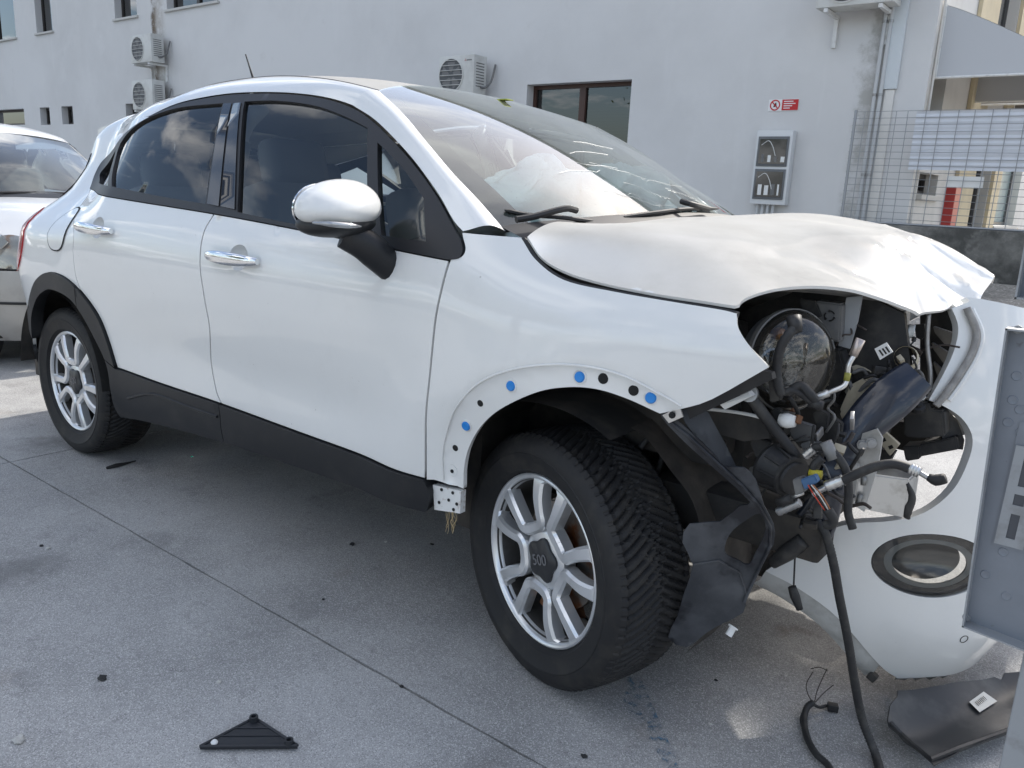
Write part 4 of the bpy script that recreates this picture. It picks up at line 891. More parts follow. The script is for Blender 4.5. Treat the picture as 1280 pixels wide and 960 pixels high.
def make_wheel(loc, steer, spin, parent=CAR, flip=False, logo=True):
    S1 = Vector(loc)
    # barrel with shade in its colour, then the bright lip
    mb = MB(); mb.lathe([(.006, .2075), (.03, .203), (.09, .196), (.14, .205), (.176, .219)], (0, 0, 0), (0, 1, 0), 72)
    w = mb.build('wheel', BARREL, None, recalc=False); w.data.flip_normals()
    w.parent = parent; w.matrix_parent_inverse = Matrix.Translation(-Vector(parent.location)) if parent.type == 'EMPTY' else Matrix()
    w.location = S1; w.rotation_euler = (0, 0, steer+(PI if flip else 0))
    mkobj('tyre', TV, TF, TYRE, w, True, False).data.flip_normals()
    auto_sharp(bpy.data.objects[w.children[0].name], 30)
    mb = MB(); mb.lathe([(.012, .2255), (.002, .2250), (-.004, .223), (-.006, .219), (-.004, .214), (.003, .209), (.020, .204)], (0, 0, 0), (0, 1, 0), 72); mb.build('rim_lip', ALLOY, w, place=False, recalc=False).data.flip_normals()
    for k in range(5):
        a = spin+2*PI*k/5; mb = MB()
        def pt(r, t, d): return (r*math.cos(a+t), d, r*math.sin(a+t))
        for sg in (-1, 1):
            path = [pt(.214, sg*rad(23.0), .003), pt(.198, sg*rad(22.0), -.002), pt(.160, sg*rad(21.5), -.006), pt(.122, sg*rad(23.0), -.005), pt(.103, sg*rad(24.5), -.003), pt(.090, sg*rad(19), .000), pt(.084, sg*rad(9), .002), pt(.083, 0, .002)]
            v, f = sweep(spl(path, 4), None, list(np.interp(np.linspace(0, 1, 29), [0, .1, .4, .7, 1], [.060, .040, .031, .032, .031])), .036, .007); mb.add(v, f)
        sp_o = mb.build('spoke', ALLOY, w, True, 28, False); tag(sp_o, kind=None)
    mb = MB(); m_ = 40; prof = []
    vs = []; fs = []
    for j, (rs, d) in enumerate(((1.0, .010), (1.0, .004), (.9, .000), (.0, -.002))):
        for k in range(m_):
            a = 2*PI*k/m_; r = (.054+.006*math.cos(5*(a-spin-PI/5)))*max(rs, .001); vs.append((r*math.cos(a), d, r*math.sin(a)))
    for j in range(3):
        for k in range(m_): fs.append((j*m_+k, j*m_+(k+1) % m_, (j+1)*m_+(k+1) % m_, (j+1)*m_+k))
    mb.add(vs, fs); hc = mb.build('hub_cap', mat('cap_black', (.03, .031, .033), .35), w, place=False)
    mb = MB(); mb.lathe([(.05, .080), (.016, .078), (.010, .070), (.010, .0001)], (0, 0, 0), (0, 1, 0), 30); mb.build('hub', ALLOY, w, place=False)
    mb = MB(); mb.lathe([(.068, .065), (.066, .14), (.078, .14), (.078, .06)], (0, 0, 0), (0, 1, 0), 48); mb.build('brake_disc', mat('brake_steel', (.3, .27, .24), .4, metal=.7, noise=((.26, .10, .04), 9, .5, .62)), w, place=False)
    mb = MB(); mb.lathe([(.058, .10), (.05, .102), (.048, .165), (.10, .17), (.10, .1)], (0, 0, 0), (0, 1, 0), 10, spin+.25, spin+1.05, (1, 0, 0)); mb.build('brake_caliper', RUST, w, place=False)
    if logo:
        cu = bpy.data.curves.new('logo', 'FONT'); cu.body = '500'; cu.size = .040; cu.align_x = 'CENTER'; cu.align_y = 'CENTER'; cu.extrude = .0008
        to = bpy.data.objects.new('tmp_text', cu); COL.objects.link(to); dg = bpy.context.evaluated_depsgraph_get(); me = bpy.data.meshes.new_from_object(to.evaluated_get(dg)); bpy.data.objects.remove(to)
        me.materials.clear(); me.materials.append(mat('logo_grey', (.16, .16, .165), .3)); lo = bpy.data.objects.new('logo', me); COL.objects.link(lo); lo.parent = w; lo.location = (0, -.0035, 0); lo.rotation_euler = (PI/2, rad(-20), 0)
    return w
make_wheel((0, -.79, .332), -.2986, rad(49), CAR)
make_wheel((WBX, -.79, .332), 0, rad(92), CAR)
make_wheel((0, .79, .332), -.27, rad(20), CAR, True, False)
make_wheel((WBX, .79, .332), 0, rad(70), CAR, True, False)
# ---- wheel housings, floor, firewall
def arch_tub(cx, y0, y1, r, a0, a1, name, material):
    mb = MB(); vs = []; n = 28
    for y in np.linspace(y0, y1, 4):
        for k in range(n+1):
            a = a0+(a1-a0)*k/n; vs.append((cx+r*math.cos(a), y, .34+r*math.sin(a)*1.02))
    fs = [(i*(n+1)+k, i*(n+1)+k+1, (i+1)*(n+1)+k+1, (i+1)*(n+1)+k) for i in range(3) for k in range(n)]
    k0 = len(vs); vs += [(cx, y1, .34)]; fs += [(k0, 3*(n+1)+k, 3*(n+1)+k+1) for k in range(n)]
    return MB().add(vs, fs).build(name, material, CAR, recalc=False)
for sg in (-1, 1):
    arch_tub(WBX, sg*.85, sg*.50, .392, rad(4), rad(176), 'wheel_housing', UNDER)
    arch_tub(0, sg*.81, sg*.46, .398, rad(62), rad(172), 'wheel_housing', UNDER)
mb = MB(); mb.span((-3.2, -.70, .24), (-2.98, .70, .5)).build('rear_underbody', UNDER, CAR)
mb = MB(); mb.span((-2.14, -.76, .34), (-.42, .76, .40), .02).build('floor_pan', UNDER, CAR)
mb = MB(); mb.span((-2.98, -.48, .30), (-2.1, .48, .46), .02).build('rear_floor', UNDER, CAR)
mb = MB(); mb.span((-.38, -.68, .28), (-.30, .68, 1.05)).build('firewall', UNDER, CAR)
mb = MB(); mb.span((-2.10, -.80, .42), (-.43, -.785, .52)); mb.build('inner_sill', UNDER, CAR); mirror(bpy.data.objects['inner_sill'])
# door linings (inside)
dl = patch('door_lining', so_(-.055), inset(front_door, .02), .12, DASH, CAR, (), 0); mirror(dl)
dl = patch('door_lining', so_(-.055), inset(rear_door, .02), .12, DASH, CAR, (), 0); mirror(dl)
# ---- door handles
def handle(px0, px1, door):
    a, b = pz(*px0), pz(*px1); c = (a+b)/2; L = np.linalg.norm(b-a)
    vs = []; n = 18; m = 12
    for i in range(n+1):
        s = i/n; u = a[0]+(b[0]-a[0])*s; z = a[1]+(b[1]-a[1])*s; o_ = .012+.030*math.sin(PI*min(max(s, .0), 1))**.45
        h = .0205*(math.sin(PI*(.06+.88*s)))**.4; P = side(np.array([u]), np.array([z]), o_)[0]
        for k in range(m):
            t = 2*PI*k/m; vs.append(P+np.array((0, .0085*math.cos(t), h*math.sin(t))))
    fs = [(i*m+k, i*m+(k+1) % m, (i+1)*m+(k+1) % m, (i+1)*m+k) for i in range(n) for k in range(m)]+[tuple(range(m)), tuple(n*m+k for k in range(m))]
    return MB().add(vs, fs).build('handle', CHROME, door)
h1 = handle((264, 318), (326, 327), fdoor); h2 = handle((100, 281), (143, 289), rdoor)
# ---- wing mirror (near side) and its twin
def wing_mirror():
    c = UY(421, 261, -1.0); vs = []; n, m = 20, 28
    ex = Vector((.60, -.78, -.10)).normalized()              # long axis of the shell (outwards)
    fz = Vector((0, 0, 1)); fw = ex.cross(fz).normalized()   # thickness
    if fw.x < 0: fw = -fw
    ex = Vector((.22, -.97, -.03)).normalized(); fw = Vector((.97, .22, 0)); up = Vector((0, 0, 1))
    for i in range(n+1):
        p = PI*i/n
        for k in range(m):
            t = 2*PI*k/m; X = -math.cos(p); rr = math.sin(p)**.75
            yv = rr*math.cos(t); zv = rr*math.sin(t)
            zt = zv*(.072 if zv > 0 else .050)*(1-.10*X)
            vs.append(Vector(c)+ex*(X*.136)+fw*(yv*(.088 if yv > 0 else .06))+up*zt)
    fs = [(i*m+k, i*m+(k+1) % m, (i+1)*m+(k+1) % m, (i+1)*m+k) for i in range(n) for k in range(m)]
    cap = MB().add(vs, fs).build('mirror_cap', PAINT, CAR, sharp=0)
    # black base: lower shell and foot
    mb = MB(); vs = []
    for i in range(n+1):
        p = PI*i/n
        for k in range(m):
            t = 2*PI*k/m; X = -math.cos(p); rr = math.sin(p)**.7; yv = rr*math.cos(t); zv = rr*math.sin(t)
            vs.append(Vector(c)+ex*(X*.118)+fw*(yv*.075)+up*(-.036+zv*.034))
    mb.add(vs, fs)
    base = mb.build('mirror_base', BLACKPL, cap, sharp=0)
    P = [UY(430, 292, -.985), UY(456, 306, -.94), UY(474, 321, -.90), UY(489, 335, -.862)]
    foot = MB().tube(spl(P, 6), list(np.interp(np.linspace(0, 1, 19), [0, .5, 1], [.030, .034, .031])), 14, True, False, 1.25).build('mirror_foot', BLACKPL, cap)
    ind = MB(); vs = []
    for i in range(15):
        s = i/14; t = rad(-72+66*s)
        o_ = Vector(c)+ex*(.128*(.97-.62*(1-s)*0))*0
    arc = []
    for s in np.linspace(0, 1, 14):
        X = .97-.85*s; rr = math.sqrt(max(0, 1-X*X))**.75
        arc.append(Vector(c)+ex*(X*.137)+fw*(rr*.083+.003)+up*(-.026-.012*s))
    MB().tube(arc, [.003, .007, .0075, .0075, .006, .002], 10).build('indicator_lens', mat('clear_plastic', (.36, .37, .38), .08, coat=1., metal=.5), cap)
    MB().prism([(-.1*math.cos(t), .06*math.sin(t)) for t in np.linspace(0, 2*PI, 25)[:-1]], Vector(c)-fw*.058, .004, ex, up, fw).build('mirror_glass', CHROME, cap)
    return cap
mc = wing_mirror(); mcl = mirror(mc)
for ch in list(mc.children): x = mirror(ch, None, mcl)
# ---- aerial
a0_ = UY(317, 100, .0); a1_ = UY(307, 68, .0)
p0 = np.array((-1.72, -.05, 1.585)); d_ = UY(317, 100, -.05); base_ = np.array((d_[0], -.05, d_[2])); tip = UY(307, 68, -.05)
MB().tube([base_-np.array((0, 0, .06)), base_, base_+(tip-base_)*.5, tip], [.012, .006, .0035, .003], 8).build('aerial', RUBBER, CAR)
# ---- wipers and cowl
mb = MB(); cw = []
for j in range(33):
    e = rows[-1, j]; cw.append([e+np.array((-.02, 0, .012)), e+np.array((.05, 0, -.012)), e+np.array((.13, 0, -.05)), e+np.array((.14, 0, -.10))])
grid('cowl_panel', cw, BLACKPL, CAR)
def onws(px, py, lift=.012):
    d = ray(px, py); best = None
    q = prj(rows.reshape(-1, 3)); k = np.argsort(np.hypot(q[:, 0]-px, q[:, 1]-py))[:3]; P = rows.reshape(-1, 3)[k[0]]
    t = np.dot(P-CAM, d)/np.dot(d, d); return CAM+d*t+np.array((.4, 0, .9))*lift
def wiper(P, arm):
    pts = spl([onws(*p) for p in P], 5); w_ = MB().tube(pts, [.004]+[.008]*(len(pts)-2)+[.004], 6, flat=.7).build('wiper', RUBBER, CAR)
    MB().tube(spl([onws(*p, .03) for p in arm], 4), .0085, 8).build('wiper_arm', RUBBER, w_); return w_
wiper([(629, 268), (660, 274), (700, 277), (745, 283)], [(640, 288), (662, 284), (700, 274), (715, 276)])
wiper([(778, 276), (820, 270), (855, 266), (895, 265)], [(846, 263), (860, 267), (880, 272)])
# ---- cabin
def seat(x, y, name='seat', s=1.0):
    mb = MB(); mb.box((x, y, .62), (.50, .50, .18), None, .06); o = mb.build(name, SEAT, CAR, sharp=0)
    R = Matrix.Rotation(rad(-14), 3, 'Y')
    MB().box((x-.33, y, .93), (.17, .48, .62), R, .07).build('seat_back', SEAT, o, sharp=0)
    MB().box((x-.43, y, 1.30), (.11, .27, .19), R, .05).build('headrest', SEAT, o, sharp=0)
    for sg in (-1, 1): MB().cyl((x-.41, y+sg*.06, 1.16), (x-.43, y+sg*.06, 1.24), .007, 8).build('headrest_post', CHROME, o)
    return o
seat(-1.12, -.36); seat(-1.12, .36)
mb = MB(); mb.box((-1.98, 0, .60), (.46, 1.2, .18), None, .06); rs = mb.build('rear_bench', SEAT, CAR, sharp=0)
MB().box((-2.28, 0, .92), (.17, 1.22, .56), Matrix.Rotation(rad(-16), 3, 'Y'), .07).build('seat_back', SEAT, rs, sharp=0)
for y in (-.40, 0, .40): MB().box((-2.36, y, 1.25), (.11, .26, .17), Matrix.Rotation(rad(-14), 3, 'Y'), .05).build('headrest', SEAT, rs, sharp=0)
mb = MB(); mb.box((-.42, 0, .98), (.44, 1.36, .26), None, .06); dsh = mb.build('dashboard', DASH, CAR, sharp=0)
MB().tube([Vector((-.66, .36, .98))+Vector((.30*math.sin(t)*.36/.3*.5, .19*math.cos(t), .19*math.sin(t)*.92)) for t in np.linspace(0, 2*PI, 33)[:-1]], .015, 8, False, True).build('steering_wheel', RUBBER, CAR)
def blob(name, c, d, n=26, amp=.16, fold=9, seed=0, material=AIRBAG):
    r_ = np.random.default_rng(seed); ph = r_.uniform(0, 6, 6); vs = []; m = n*2
    for i in range(n+1):
        p = PI*i/n
        for k in range(m):
            t = 2*PI*k/m; f = 1+amp*math.sin(fold*.5*t+ph[0]+2*math.sin(3*p+ph[1]))*math.sin(p)*.5+amp*.5*math.sin(fold*t+ph[2]+4*p)*math.sin(p)+amp*.4*math.cos(5*p+ph[3]+2*t)
            vs.append((c[0]+d[0]*f*math.sin(p)*math.cos(t), c[1]+d[1]*f*math.sin(p)*math.sin(t), c[2]+d[2]*f*math.cos(p)))
    fs = [(i*m+k, (i+1)*m+k, (i+1)*m+(k+1) % m, i*m+(k+1) % m) for i in range(n) for k in range(m)]
    return MB().add(vs, fs).build(name, material, CAR, sharp=0)
blob('airbag', (-.42, -.30, 1.13), (.17, .30, .16), amp=.30, seed=3)
blob('airbag', (-.50, .30, 1.16), (.17, .28, .18), amp=.28, seed=5)
blob('airbag', (-.62, -.02, 1.18), (.13, .22, .17), amp=.34, seed=8)
# pale pillar linings and roof lining
for sg in (-1, 1):
    MB().tube(spl([(-1.39, sg*.78, .9), (-1.42, sg*.74, 1.15), (-1.45, sg*.66, 1.40), (-1.44, sg*.58, 1.50)], 5), .045, 8, flat=.5).build('pillar_lining', TRIMIN, CAR)
    MB().tube(spl([(-1.36, sg*.735, 1.05), (-1.40, sg*.70, 1.22), (-1.42, sg*.65, 1.36)], 5), .018, 6, flat=.3).build('seat_belt', mat('belt_web', (.5, .5, .48), .8), CAR)
    MB().tube(spl([(-.40, sg*.69, 1.17), (-.62, sg*.64, 1.35), (-.85, sg*.57, 1.49)], 5), .022, 8).build('pillar_lining', TRIMIN, CAR)
hl = both[1:, ::2]*np.array((1, .97, 1))+np.array((0, 0, -.035)); grid('roof_lining', hl[3:58], TRIMIN, CAR)
MB().box((-.80, 0, 1.455), (.03, .22, .065), None, .012).build('interior_mirror', DASH, CAR)
stk = rows[2, 19]; MB().box(tuple(stk+np.array((0, 0, .006))), (.05, .04, .003), None).build('yellow_sticker', mat('yellow_green', (.55, .6, .05), .5), CAR)
# tail wall inside
MB().span((-3.06, -.6, .45), (-3.0, .6, 1.05)).build('boot_lining', DASH, CAR)
# ---- bonnet: buckled sheet, height from a thin-plate spline through measured points
def tps(C, lam=1e-5):
    C = np.array(C, float); X = C[:, :2]; n = len(C); d = np.linalg.norm(X[:, None]-X[None], axis=2)
    K = np.where(d > 0, d*d*np.log(d+1e-12), 0)+lam*np.eye(n); P = np.c_[np.ones(n), X]
    A = np.block([[K, P], [P.T, np.zeros((3, 3))]]); w = np.linalg.solve(A, np.r_[C[:, 2], np.zeros(3)])
    def f(x, y):
        q = np.stack([np.ravel(x), np.ravel(y)], 1); D = np.linalg.norm(q[:, None]-X[None], axis=2)
        return np.where(D > 0, D*D*np.log(D+1e-12), 0)@w[:n]+np.c_[np.ones(len(q)), q]@w[n:]
    return f
hedge = [side(*(pz(a, b)+np.array((0, .0)))) for a, b in ((658, 296), (672, 318), (690, 332), (720, 345), (770, 358), (835, 370), (900, 380), (922, 383))]
hedge = [np.array((p[0], p[1]+.004, p[2])) for p in hedge]
harch = [UY(930, 374, -.775), UY(950, 365, -.73), UY(980, 358, -.665), UY(1020, 357, -.59), UY(1070, 362, -.50), UY(1110, 375, -.43), UY(1145, 389, -.36), UY(1180, 388, -.27), UY(1218, 381, -.14), UY(1229, 366, -.06), UY(1241, 352, .02)]
C = [tuple(p) for p in hedge]+[tuple(p) for p in harch]
C += [(p[0], -p[1], p[2]) for p in hedge]+[(.52, .70, 1.05), (.62, .58, 1.06), (.70, .42, 1.065), (.75, .22, 1.07)]
C += [(-.11, -.5, 1.163), (-.11, -.25, 1.178), (-.11, 0, 1.186), (-.11, .3, 1.19), (-.11, .55, 1.182)]
C += [(.02, -.70, 1.150), (.15, -.70, 1.135), (.30, -.68, 1.117), (.05, -.5, 1.178), (.2, -.5, 1.172), (.35, -.5, 1.150), (.10, -.2, 1.196), (.25, -.2, 1.192), (.40, -.25, 1.178), (.10, .2, 1.206), (.25, .2, 1.206), (.42, .1, 1.186), (.40, .35, 1.192), (.15, .5, 1.203), (.45, .5, 1.165), (.42, -.5, 1.118), (.50, -.42, 1.108)]
a_ = UY(1115, 305, -.17); C += [tuple(a_), (.63, -.27, 1.095), (.655, -.13, 1.108), (.70, -.05, 1.085), (.64, .00, 1.140), (.70, .06, 1.125), (.60, .20, 1.158), (.68, .22, 1.118), (.70, -.2, 1.062)]
HZ = tps(C, 2e-5)
def crease(x, y, a, b, amp, wid, r=.10):
    a, b = np.array(a), np.array(b); ab = b-a; L = np.linalg.norm(ab); t = ab/L; q = np.stack([x, y], 1)-a; s = q@t; d = q@np.array((-t[1], t[0]))
    return amp*np.exp(-np.abs(d)/wid)*sstep(s, -r*.3, r)*(1-sstep(s, L-r*.3, L+r))
def hood_S(x, y):
    z = HZ(x, y); x = np.ravel(x); y = np.ravel(y)
    z = z+crease(x, y, (.555, -.16), (.76, -.10), -.030, .016)+crease(x, y, (.56, -.15), (.74, -.24), .014, .012)+crease(x, y, (.50, .0), (.78, .03), .018, .016)+crease(x, y, (.48, .30), (.72, .22), -.020, .02)+crease(x, y, (.55, -.16), (.42, .35), .008, .02)+crease(x, y, (.57, -.17), (.68, -.33), -.012, .012)+crease(x, y, (.62, .12), (.77, .10), -.016, .01)+crease(x, y, (.66, -.02), (.74, -.07), .016, .008)
    z = z+.0025*np.sin(19*x+7*y)*np.sin(13*y-4*x)*sstep(x, .2, .5)
    return np.stack([x, y, z], 1)
he = [p[:2] for p in hedge]; ha = [p[:2] for p in harch]
hl_ = [np.array((p[0], -p[1])) for p in he]
out_ = spl(he, 4)[:-1]+spl([he[-1]]+ha, 4)[1:-1]+spl([ha[-1], (.765, .12), (.74, .28), (.69, .45), (.61, .60), (.52, .70), hl_[-1]], 4)[:-1]+spl(hl_[::-1], 3)[:-1]+spl([hl_[0], (-.12, .55), (-.12, .25), (-.12, 0), (-.12, -.25), (-.12, -.5), he[0]], 4)[:-1]
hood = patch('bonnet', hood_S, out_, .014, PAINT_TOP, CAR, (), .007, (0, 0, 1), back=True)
# inner frame of the bonnet and bonnet-edge seal
MB().tube([hood_S(np.array([p[0]-.05]), np.array([p[1]+(.05 if p[1] < 0 else -.05)]))[0]-np.array((0, 0, .03)) for p in spl(ha, 3)], .014, 6).build('bonnet_frame', GREYPL, hood)
for k, (a, b) in enumerate((((.10, -.5), (.5, -.25)), ((.10, .5), (.5, .3)), ((.08, -.4), (.08, .4)))):
    MB().tube([hood_S(np.array([a[0]+(b[0]-a[0])*s]), np.array([a[1]+(b[1]-a[1])*s]))[0]-np.array((0, 0, .035)) for s in np.linspace(0, 1, 10)], .022, 6).build('bonnet_frame', GREYPL, hood)
MB().tube([side(p[0], p[1]-.004, -.012) for p in fend_top], .007, 6).build('bonnet_seal', RUBBER, CAR)

# ---- detached front bumper skin
BP = spl([(.28, -.46), (.42, -.44), (.56, -.40), (.70, -.345), (.82, -.28), (.915, -.18), (.965, -.02), (.98, .22), (.975, .48), (.94, .74), (.86, .92), (.75, 1.02)], 12)
BP = np.array(BP); BL = np.r_[0, np.cumsum(np.hypot(*np.diff(BP, axis=0).T))]
bT = np.gradient(BP, axis=0); bT /= np.linalg.norm(bT, axis=1)[:, None]; bN = np.stack([bT[:, 1], -bT[:, 0]], 1)
_bo = dense([.0, .08, .2, .35, .5, .65, .8, .92, 1.02, 1.1], [-.09, -.05, -.005, .012, .018, .010, -.012, -.038, -.065, -.09], -.05, 1.2)
def bump_S(s, z, off=0.):
    s = np.asarray(s, float); z = np.asarray(z, float)+0*s; o_ = _bo(z)+off
    c = np.stack([np.interp(s, BL, BP[:, k]) for k in (0, 1)], -1); n = np.stack([np.interp(s, BL, bN[:, k]) for k in (0, 1)], -1)
    # sagging: the torn end hangs
    return np.stack([c[..., 0]+n[..., 0]*o_, c[..., 1]+n[..., 1]*o_, z], -1)
def bs(px, py, g=(.6, .5)): return solve(bump_S, px, py, g)
top_e = [bs(985, 694, (.2, .45)), bs(1012, 674, (.3, .45)), bs(1040, 661), bs(1070, 654), bs(1115, 651), bs(1155, 641), bs(1190, 614), bs(1209, 580), bs(1216, 550), bs(1206, 527, (.8, .7)), bs(1186, 511, (.8, .7)), bs(1161, 500, (.75, .75))]
inn_e = [bs(1161, 500, (.75, .75)), bs(1178, 470, (.8, .8)), bs(1192, 440, (.8, .9)), bs(1198, 410, (.85, .95)), bs(1190, 385, (.8, .98))]
tp_e = [bs(1190, 385, (.8, .98)), bs(1212, 377, (.9, 1.0)), bs(1228, 374, (.9, 1.0))]
smax = BL[-1]
low_e = [np.array((smax, .30)), np.array((smax-.25, .14)), np.array((1.15, .11)), np.array((.80, .088)), bs(1165, 846, (.6, .13)), bs(1122, 848, (.55, .13)), bs(1100, 832, (.5, .14)), bs(1050, 775, (.5, .2)), bs(1000, 737, (.35, .28)), bs(957, 714, (.2, .3))]
far_top = [np.array((1.10, .985)), np.array((1.35, .96)), np.array((1.45, .80)), np.array((1.58, .66)), np.array((smax-.08, .70)), np.array((smax, .75))]
bout = spl(top_e, 4)[:-1]+spl(inn_e, 4)[:-1]+spl(tp_e+far_top, 4)[:-1]+spl(low_e[:3]+[low_e[3]], 4)[:-1]+low_e[3:6]+spl(low_e[5:], 4)[1:]
fcx = bs(1166, 708, (.8, .4)); fl = bs(1090, 706, (.6, .4)); ft_, fb_ = bs(1160, 668, (.8, .45)), bs(1160, 746, (.8, .35)); fa, fbv = abs(fl[0]-fcx[0]), abs(ft_[1]-fb_[1])/2; fcx = np.array((fcx[0], (ft_[1]+fb_[1])/2))
def ell(k, c=fcx): return [c+np.array((fa*k*math.cos(t), fbv*k*math.sin(t))) for t in np.linspace(0, 2*PI, 49)[:-1]]
bumper = patch('front_bumper', bump_S, bout, .022, PAINT, CAR, [ell(1.03)], .03, (1, -.3, 0), back=True)
def lampS(off, dish): 
    def S(s, z):
        r = np.hypot((s-fcx[0])/fa, (z-fcx[1])/fbv); return bump_S(s, z, off-dish*(1-np.clip(r, 0, 1)**2))
    return S
patch('lamp_bezel', lampS(-.012, .0), ell(1.03), .014, GLOSSBK, bumper, [ell(.80)], .004, (1, -.3, 0))
patch('lamp_ring', lampS(-.014, .0), ell(.80), .012, mat('lamp_grey', (.24, .25, .25), .35), bumper, [ell(.66)], .004, (1, -.3, 0))
patch('lamp_bowl', lampS(-.016, .05), ell(.67), .014, mat('lamp_reflector', (.10, .10, .10), .12, metal=.6), bumper, (), .004, (1, -.3, 0))
patch('lamp_cover', lampS(-.002, -.008), ell(1.0), .02, GL_CLEAR, bumper, (), 0, (1, -.3, 0))
sn = bs(1205, 799, (.9, .15)); patch('sensor_ring', lambda s, z: bump_S(s, z, .001), [sn+.011*np.array((math.cos(t), math.sin(t))) for t in np.linspace(0, 2*PI, 25)[:-1]], .01, DARKIN, bumper, [[sn+.0095*np.array((math.cos(t), math.sin(t))) for t in np.linspace(0, 2*PI, 25)[:-1]]], .001, (1, -.3, 0))
# torn lower lip, grey strip and clip remains under the skin
def along_low(A, dz, dn): return [bump_S(np.array([p[0]]), np.array([p[1]+dz]), dn)[0] for p in A]
lw = spl([bs(1122, 848, (.55, .13)), bs(1165, 846, (.6, .13)), np.array((.80, .088)), np.array((1.1, .11))], 8)
lipg = []
for i, p in enumerate(lw):
    j = .006*math.sin(i*1.9)+.004*math.sin(i*4.1); lipg.append([bump_S(np.array([p[0]]), np.array([p[1]+.004]), -.006)[0], bump_S(np.array([p[0]]), np.array([p[1]-.018+j]), -.012)[0], bump_S(np.array([p[0]]), np.array([p[1]-.026+j]), -.05)[0]])
grid('lower_lip', lipg, mat('torn_grey', (.34, .34, .32), .6, noise=((.16, .15, .14), 30, .45, .7)), bumper)
stripg = []
for i, p in enumerate(spl(low_e[6:], 6)):
    a = bump_S(np.array([p[0]]), np.array([p[1]]), -.004)[0]; stripg.append([a, a+np.array((-.012, .0, -.03)), a+np.array((-.035, .02, -.055))])
grid('under_panel', stripg, mat('panel_grey', (.50, .50, .48), .6, noise=((.25, .24, .22), 9, .45, .75)), bumper)
p = bs(1098, 838, (.7, .12)); q = bump_S(np.array([p[0]]), np.array([p[1]]), .004)[0]; MB().box(tuple(q+np.array((-.012, 0, -.02))), (.022, .02, .022), Matrix.Rotation(.5, 3, 'Y'), .004).build('broken_clip', ENGPL, bumper)
# channel with the grey pipe along the opening
chn = [bs(1214, 386, (.85, .98)), bs(1226, 415, (.9, .95)), bs(1222, 440, (.9, .9)), bs(1206, 470, (.85, .82)), bs(1185, 500, (.8, .75))]
MB().tube([bump_S(np.array([c[0]]), np.array([c[1]]), .002)[0] for c in spl(chn, 6)], .007, 8).build('channel_bead', PAINT, bumper)
pp = [bs(1206, 384, (.85, .98)), bs(1217, 412, (.9, .95)), bs(1213, 438, (.9, .9)), bs(1196, 468, (.85, .82)), bs(1178, 494, (.8, .75)), bs(1168, 506, (.8, .73))]
MB().tube([bump_S(np.array([c[0]]), np.array([c[1]]), .010)[0] for c in spl(pp, 6)], .0085, 10).build('grey_pipe', mat('pipe_grey', (.22, .21, .20), .45, noise=((.34, .33, .31), 25, .45, .7)), bumper)
# black backing inside the bumper, above the hole
bi = [bs(1160, 508, (.75, .72)), bs(1188, 514, (.8, .7)), bs(1206, 530, (.8, .7)), bs(1216, 556, (.8, .65)), bs(1214, 568, (.8, .65)), bs(1190, 566, (.8, .65)), bs(1180, 540, (.8, .65)), bs(1160, 530, (.75, .7))]
patch('inner_guide', lambda s, z: bump_S(s, z, -.035), bi, .02, ENGPL, bumper, (), .01, (1, -.3, 0), back=True)

# ---- exposed headlamp
hc_ = Vector(UY(983, 450, -.585)); hax = Vector((.86, -.50, .12)).normalized()
mb = MB(); mb.lathe([(-.085, .03), (-.075, .07), (-.03, .102), (.0, .108), (.012, .110), (.014, .104)], hc_, hax, 40); hlamp = mb.build('headlamp', GREYPL, CAR, sharp=0)
mb = MB(); mb.lathe([(.012, .105), (.006, .098), (-.008, .090), (-.03, .078), (-.055, .050), (-.065, .02), (-.065, .0001)], hc_, hax, 40); mb.build('reflector', mat('reflector_chrome', (.50, .51, .51), .08, metal=1., bump=(34, .9, .02)), hlamp, sharp=0)
mb = MB(); mb.lathe([(.014, .106), (.022, .100), (.018, .092), (.004, .090)], hc_, hax, 40); mb.build('bezel', mat('bezel_dark', (.05, .05, .052), .3), hlamp, sharp=0)
lc_ = hc_+Vector((-.02, .0, -.018)); mb = MB(); mb.lathe([(-.05, .036), (-.018, .036), (-.006, .030), (.004, .018), (.008, .0001)], lc_, hax, 24); mb.build('projector_lens', mat('lens_dark', (.02, .022, .024), .03, coat=1.), hlamp, sharp=0)
mb = MB(); mb.lathe([(-.04, .041), (-.012, .041), (-.010, .036)], lc_, hax, 24); mb.build('projector_ring', CHROME, hlamp)
mb = MB(); mb.lathe([(.010, .1105), (.026, .109), (.042, .100), (.055, .080), (.063, .048), (.066, .0001)], hc_, hax, 44); mb.build('clear_cover', GL_LAMP, hlamp, sharp=0)
mb = MB(); mb.lathe([(.006, .1145), (.018, .1145), (.020, .1115), (.006, .1115)], hc_, hax, 44); mb.build('rim_ring', mat('rim_grey', (.17, .165, .155), .4), hlamp)
lc2 = hc_+Vector((-.03, 0, .055)); mb = MB(); mb.lathe([(-.03, .012), (-.01, .016), (0, .012), (.003, .0001)], lc2+hax*.02, hax, 14); mb.build('bulb', mat('amber_bulb', (.5, .2, .04), .15, coat=1.), hlamp)

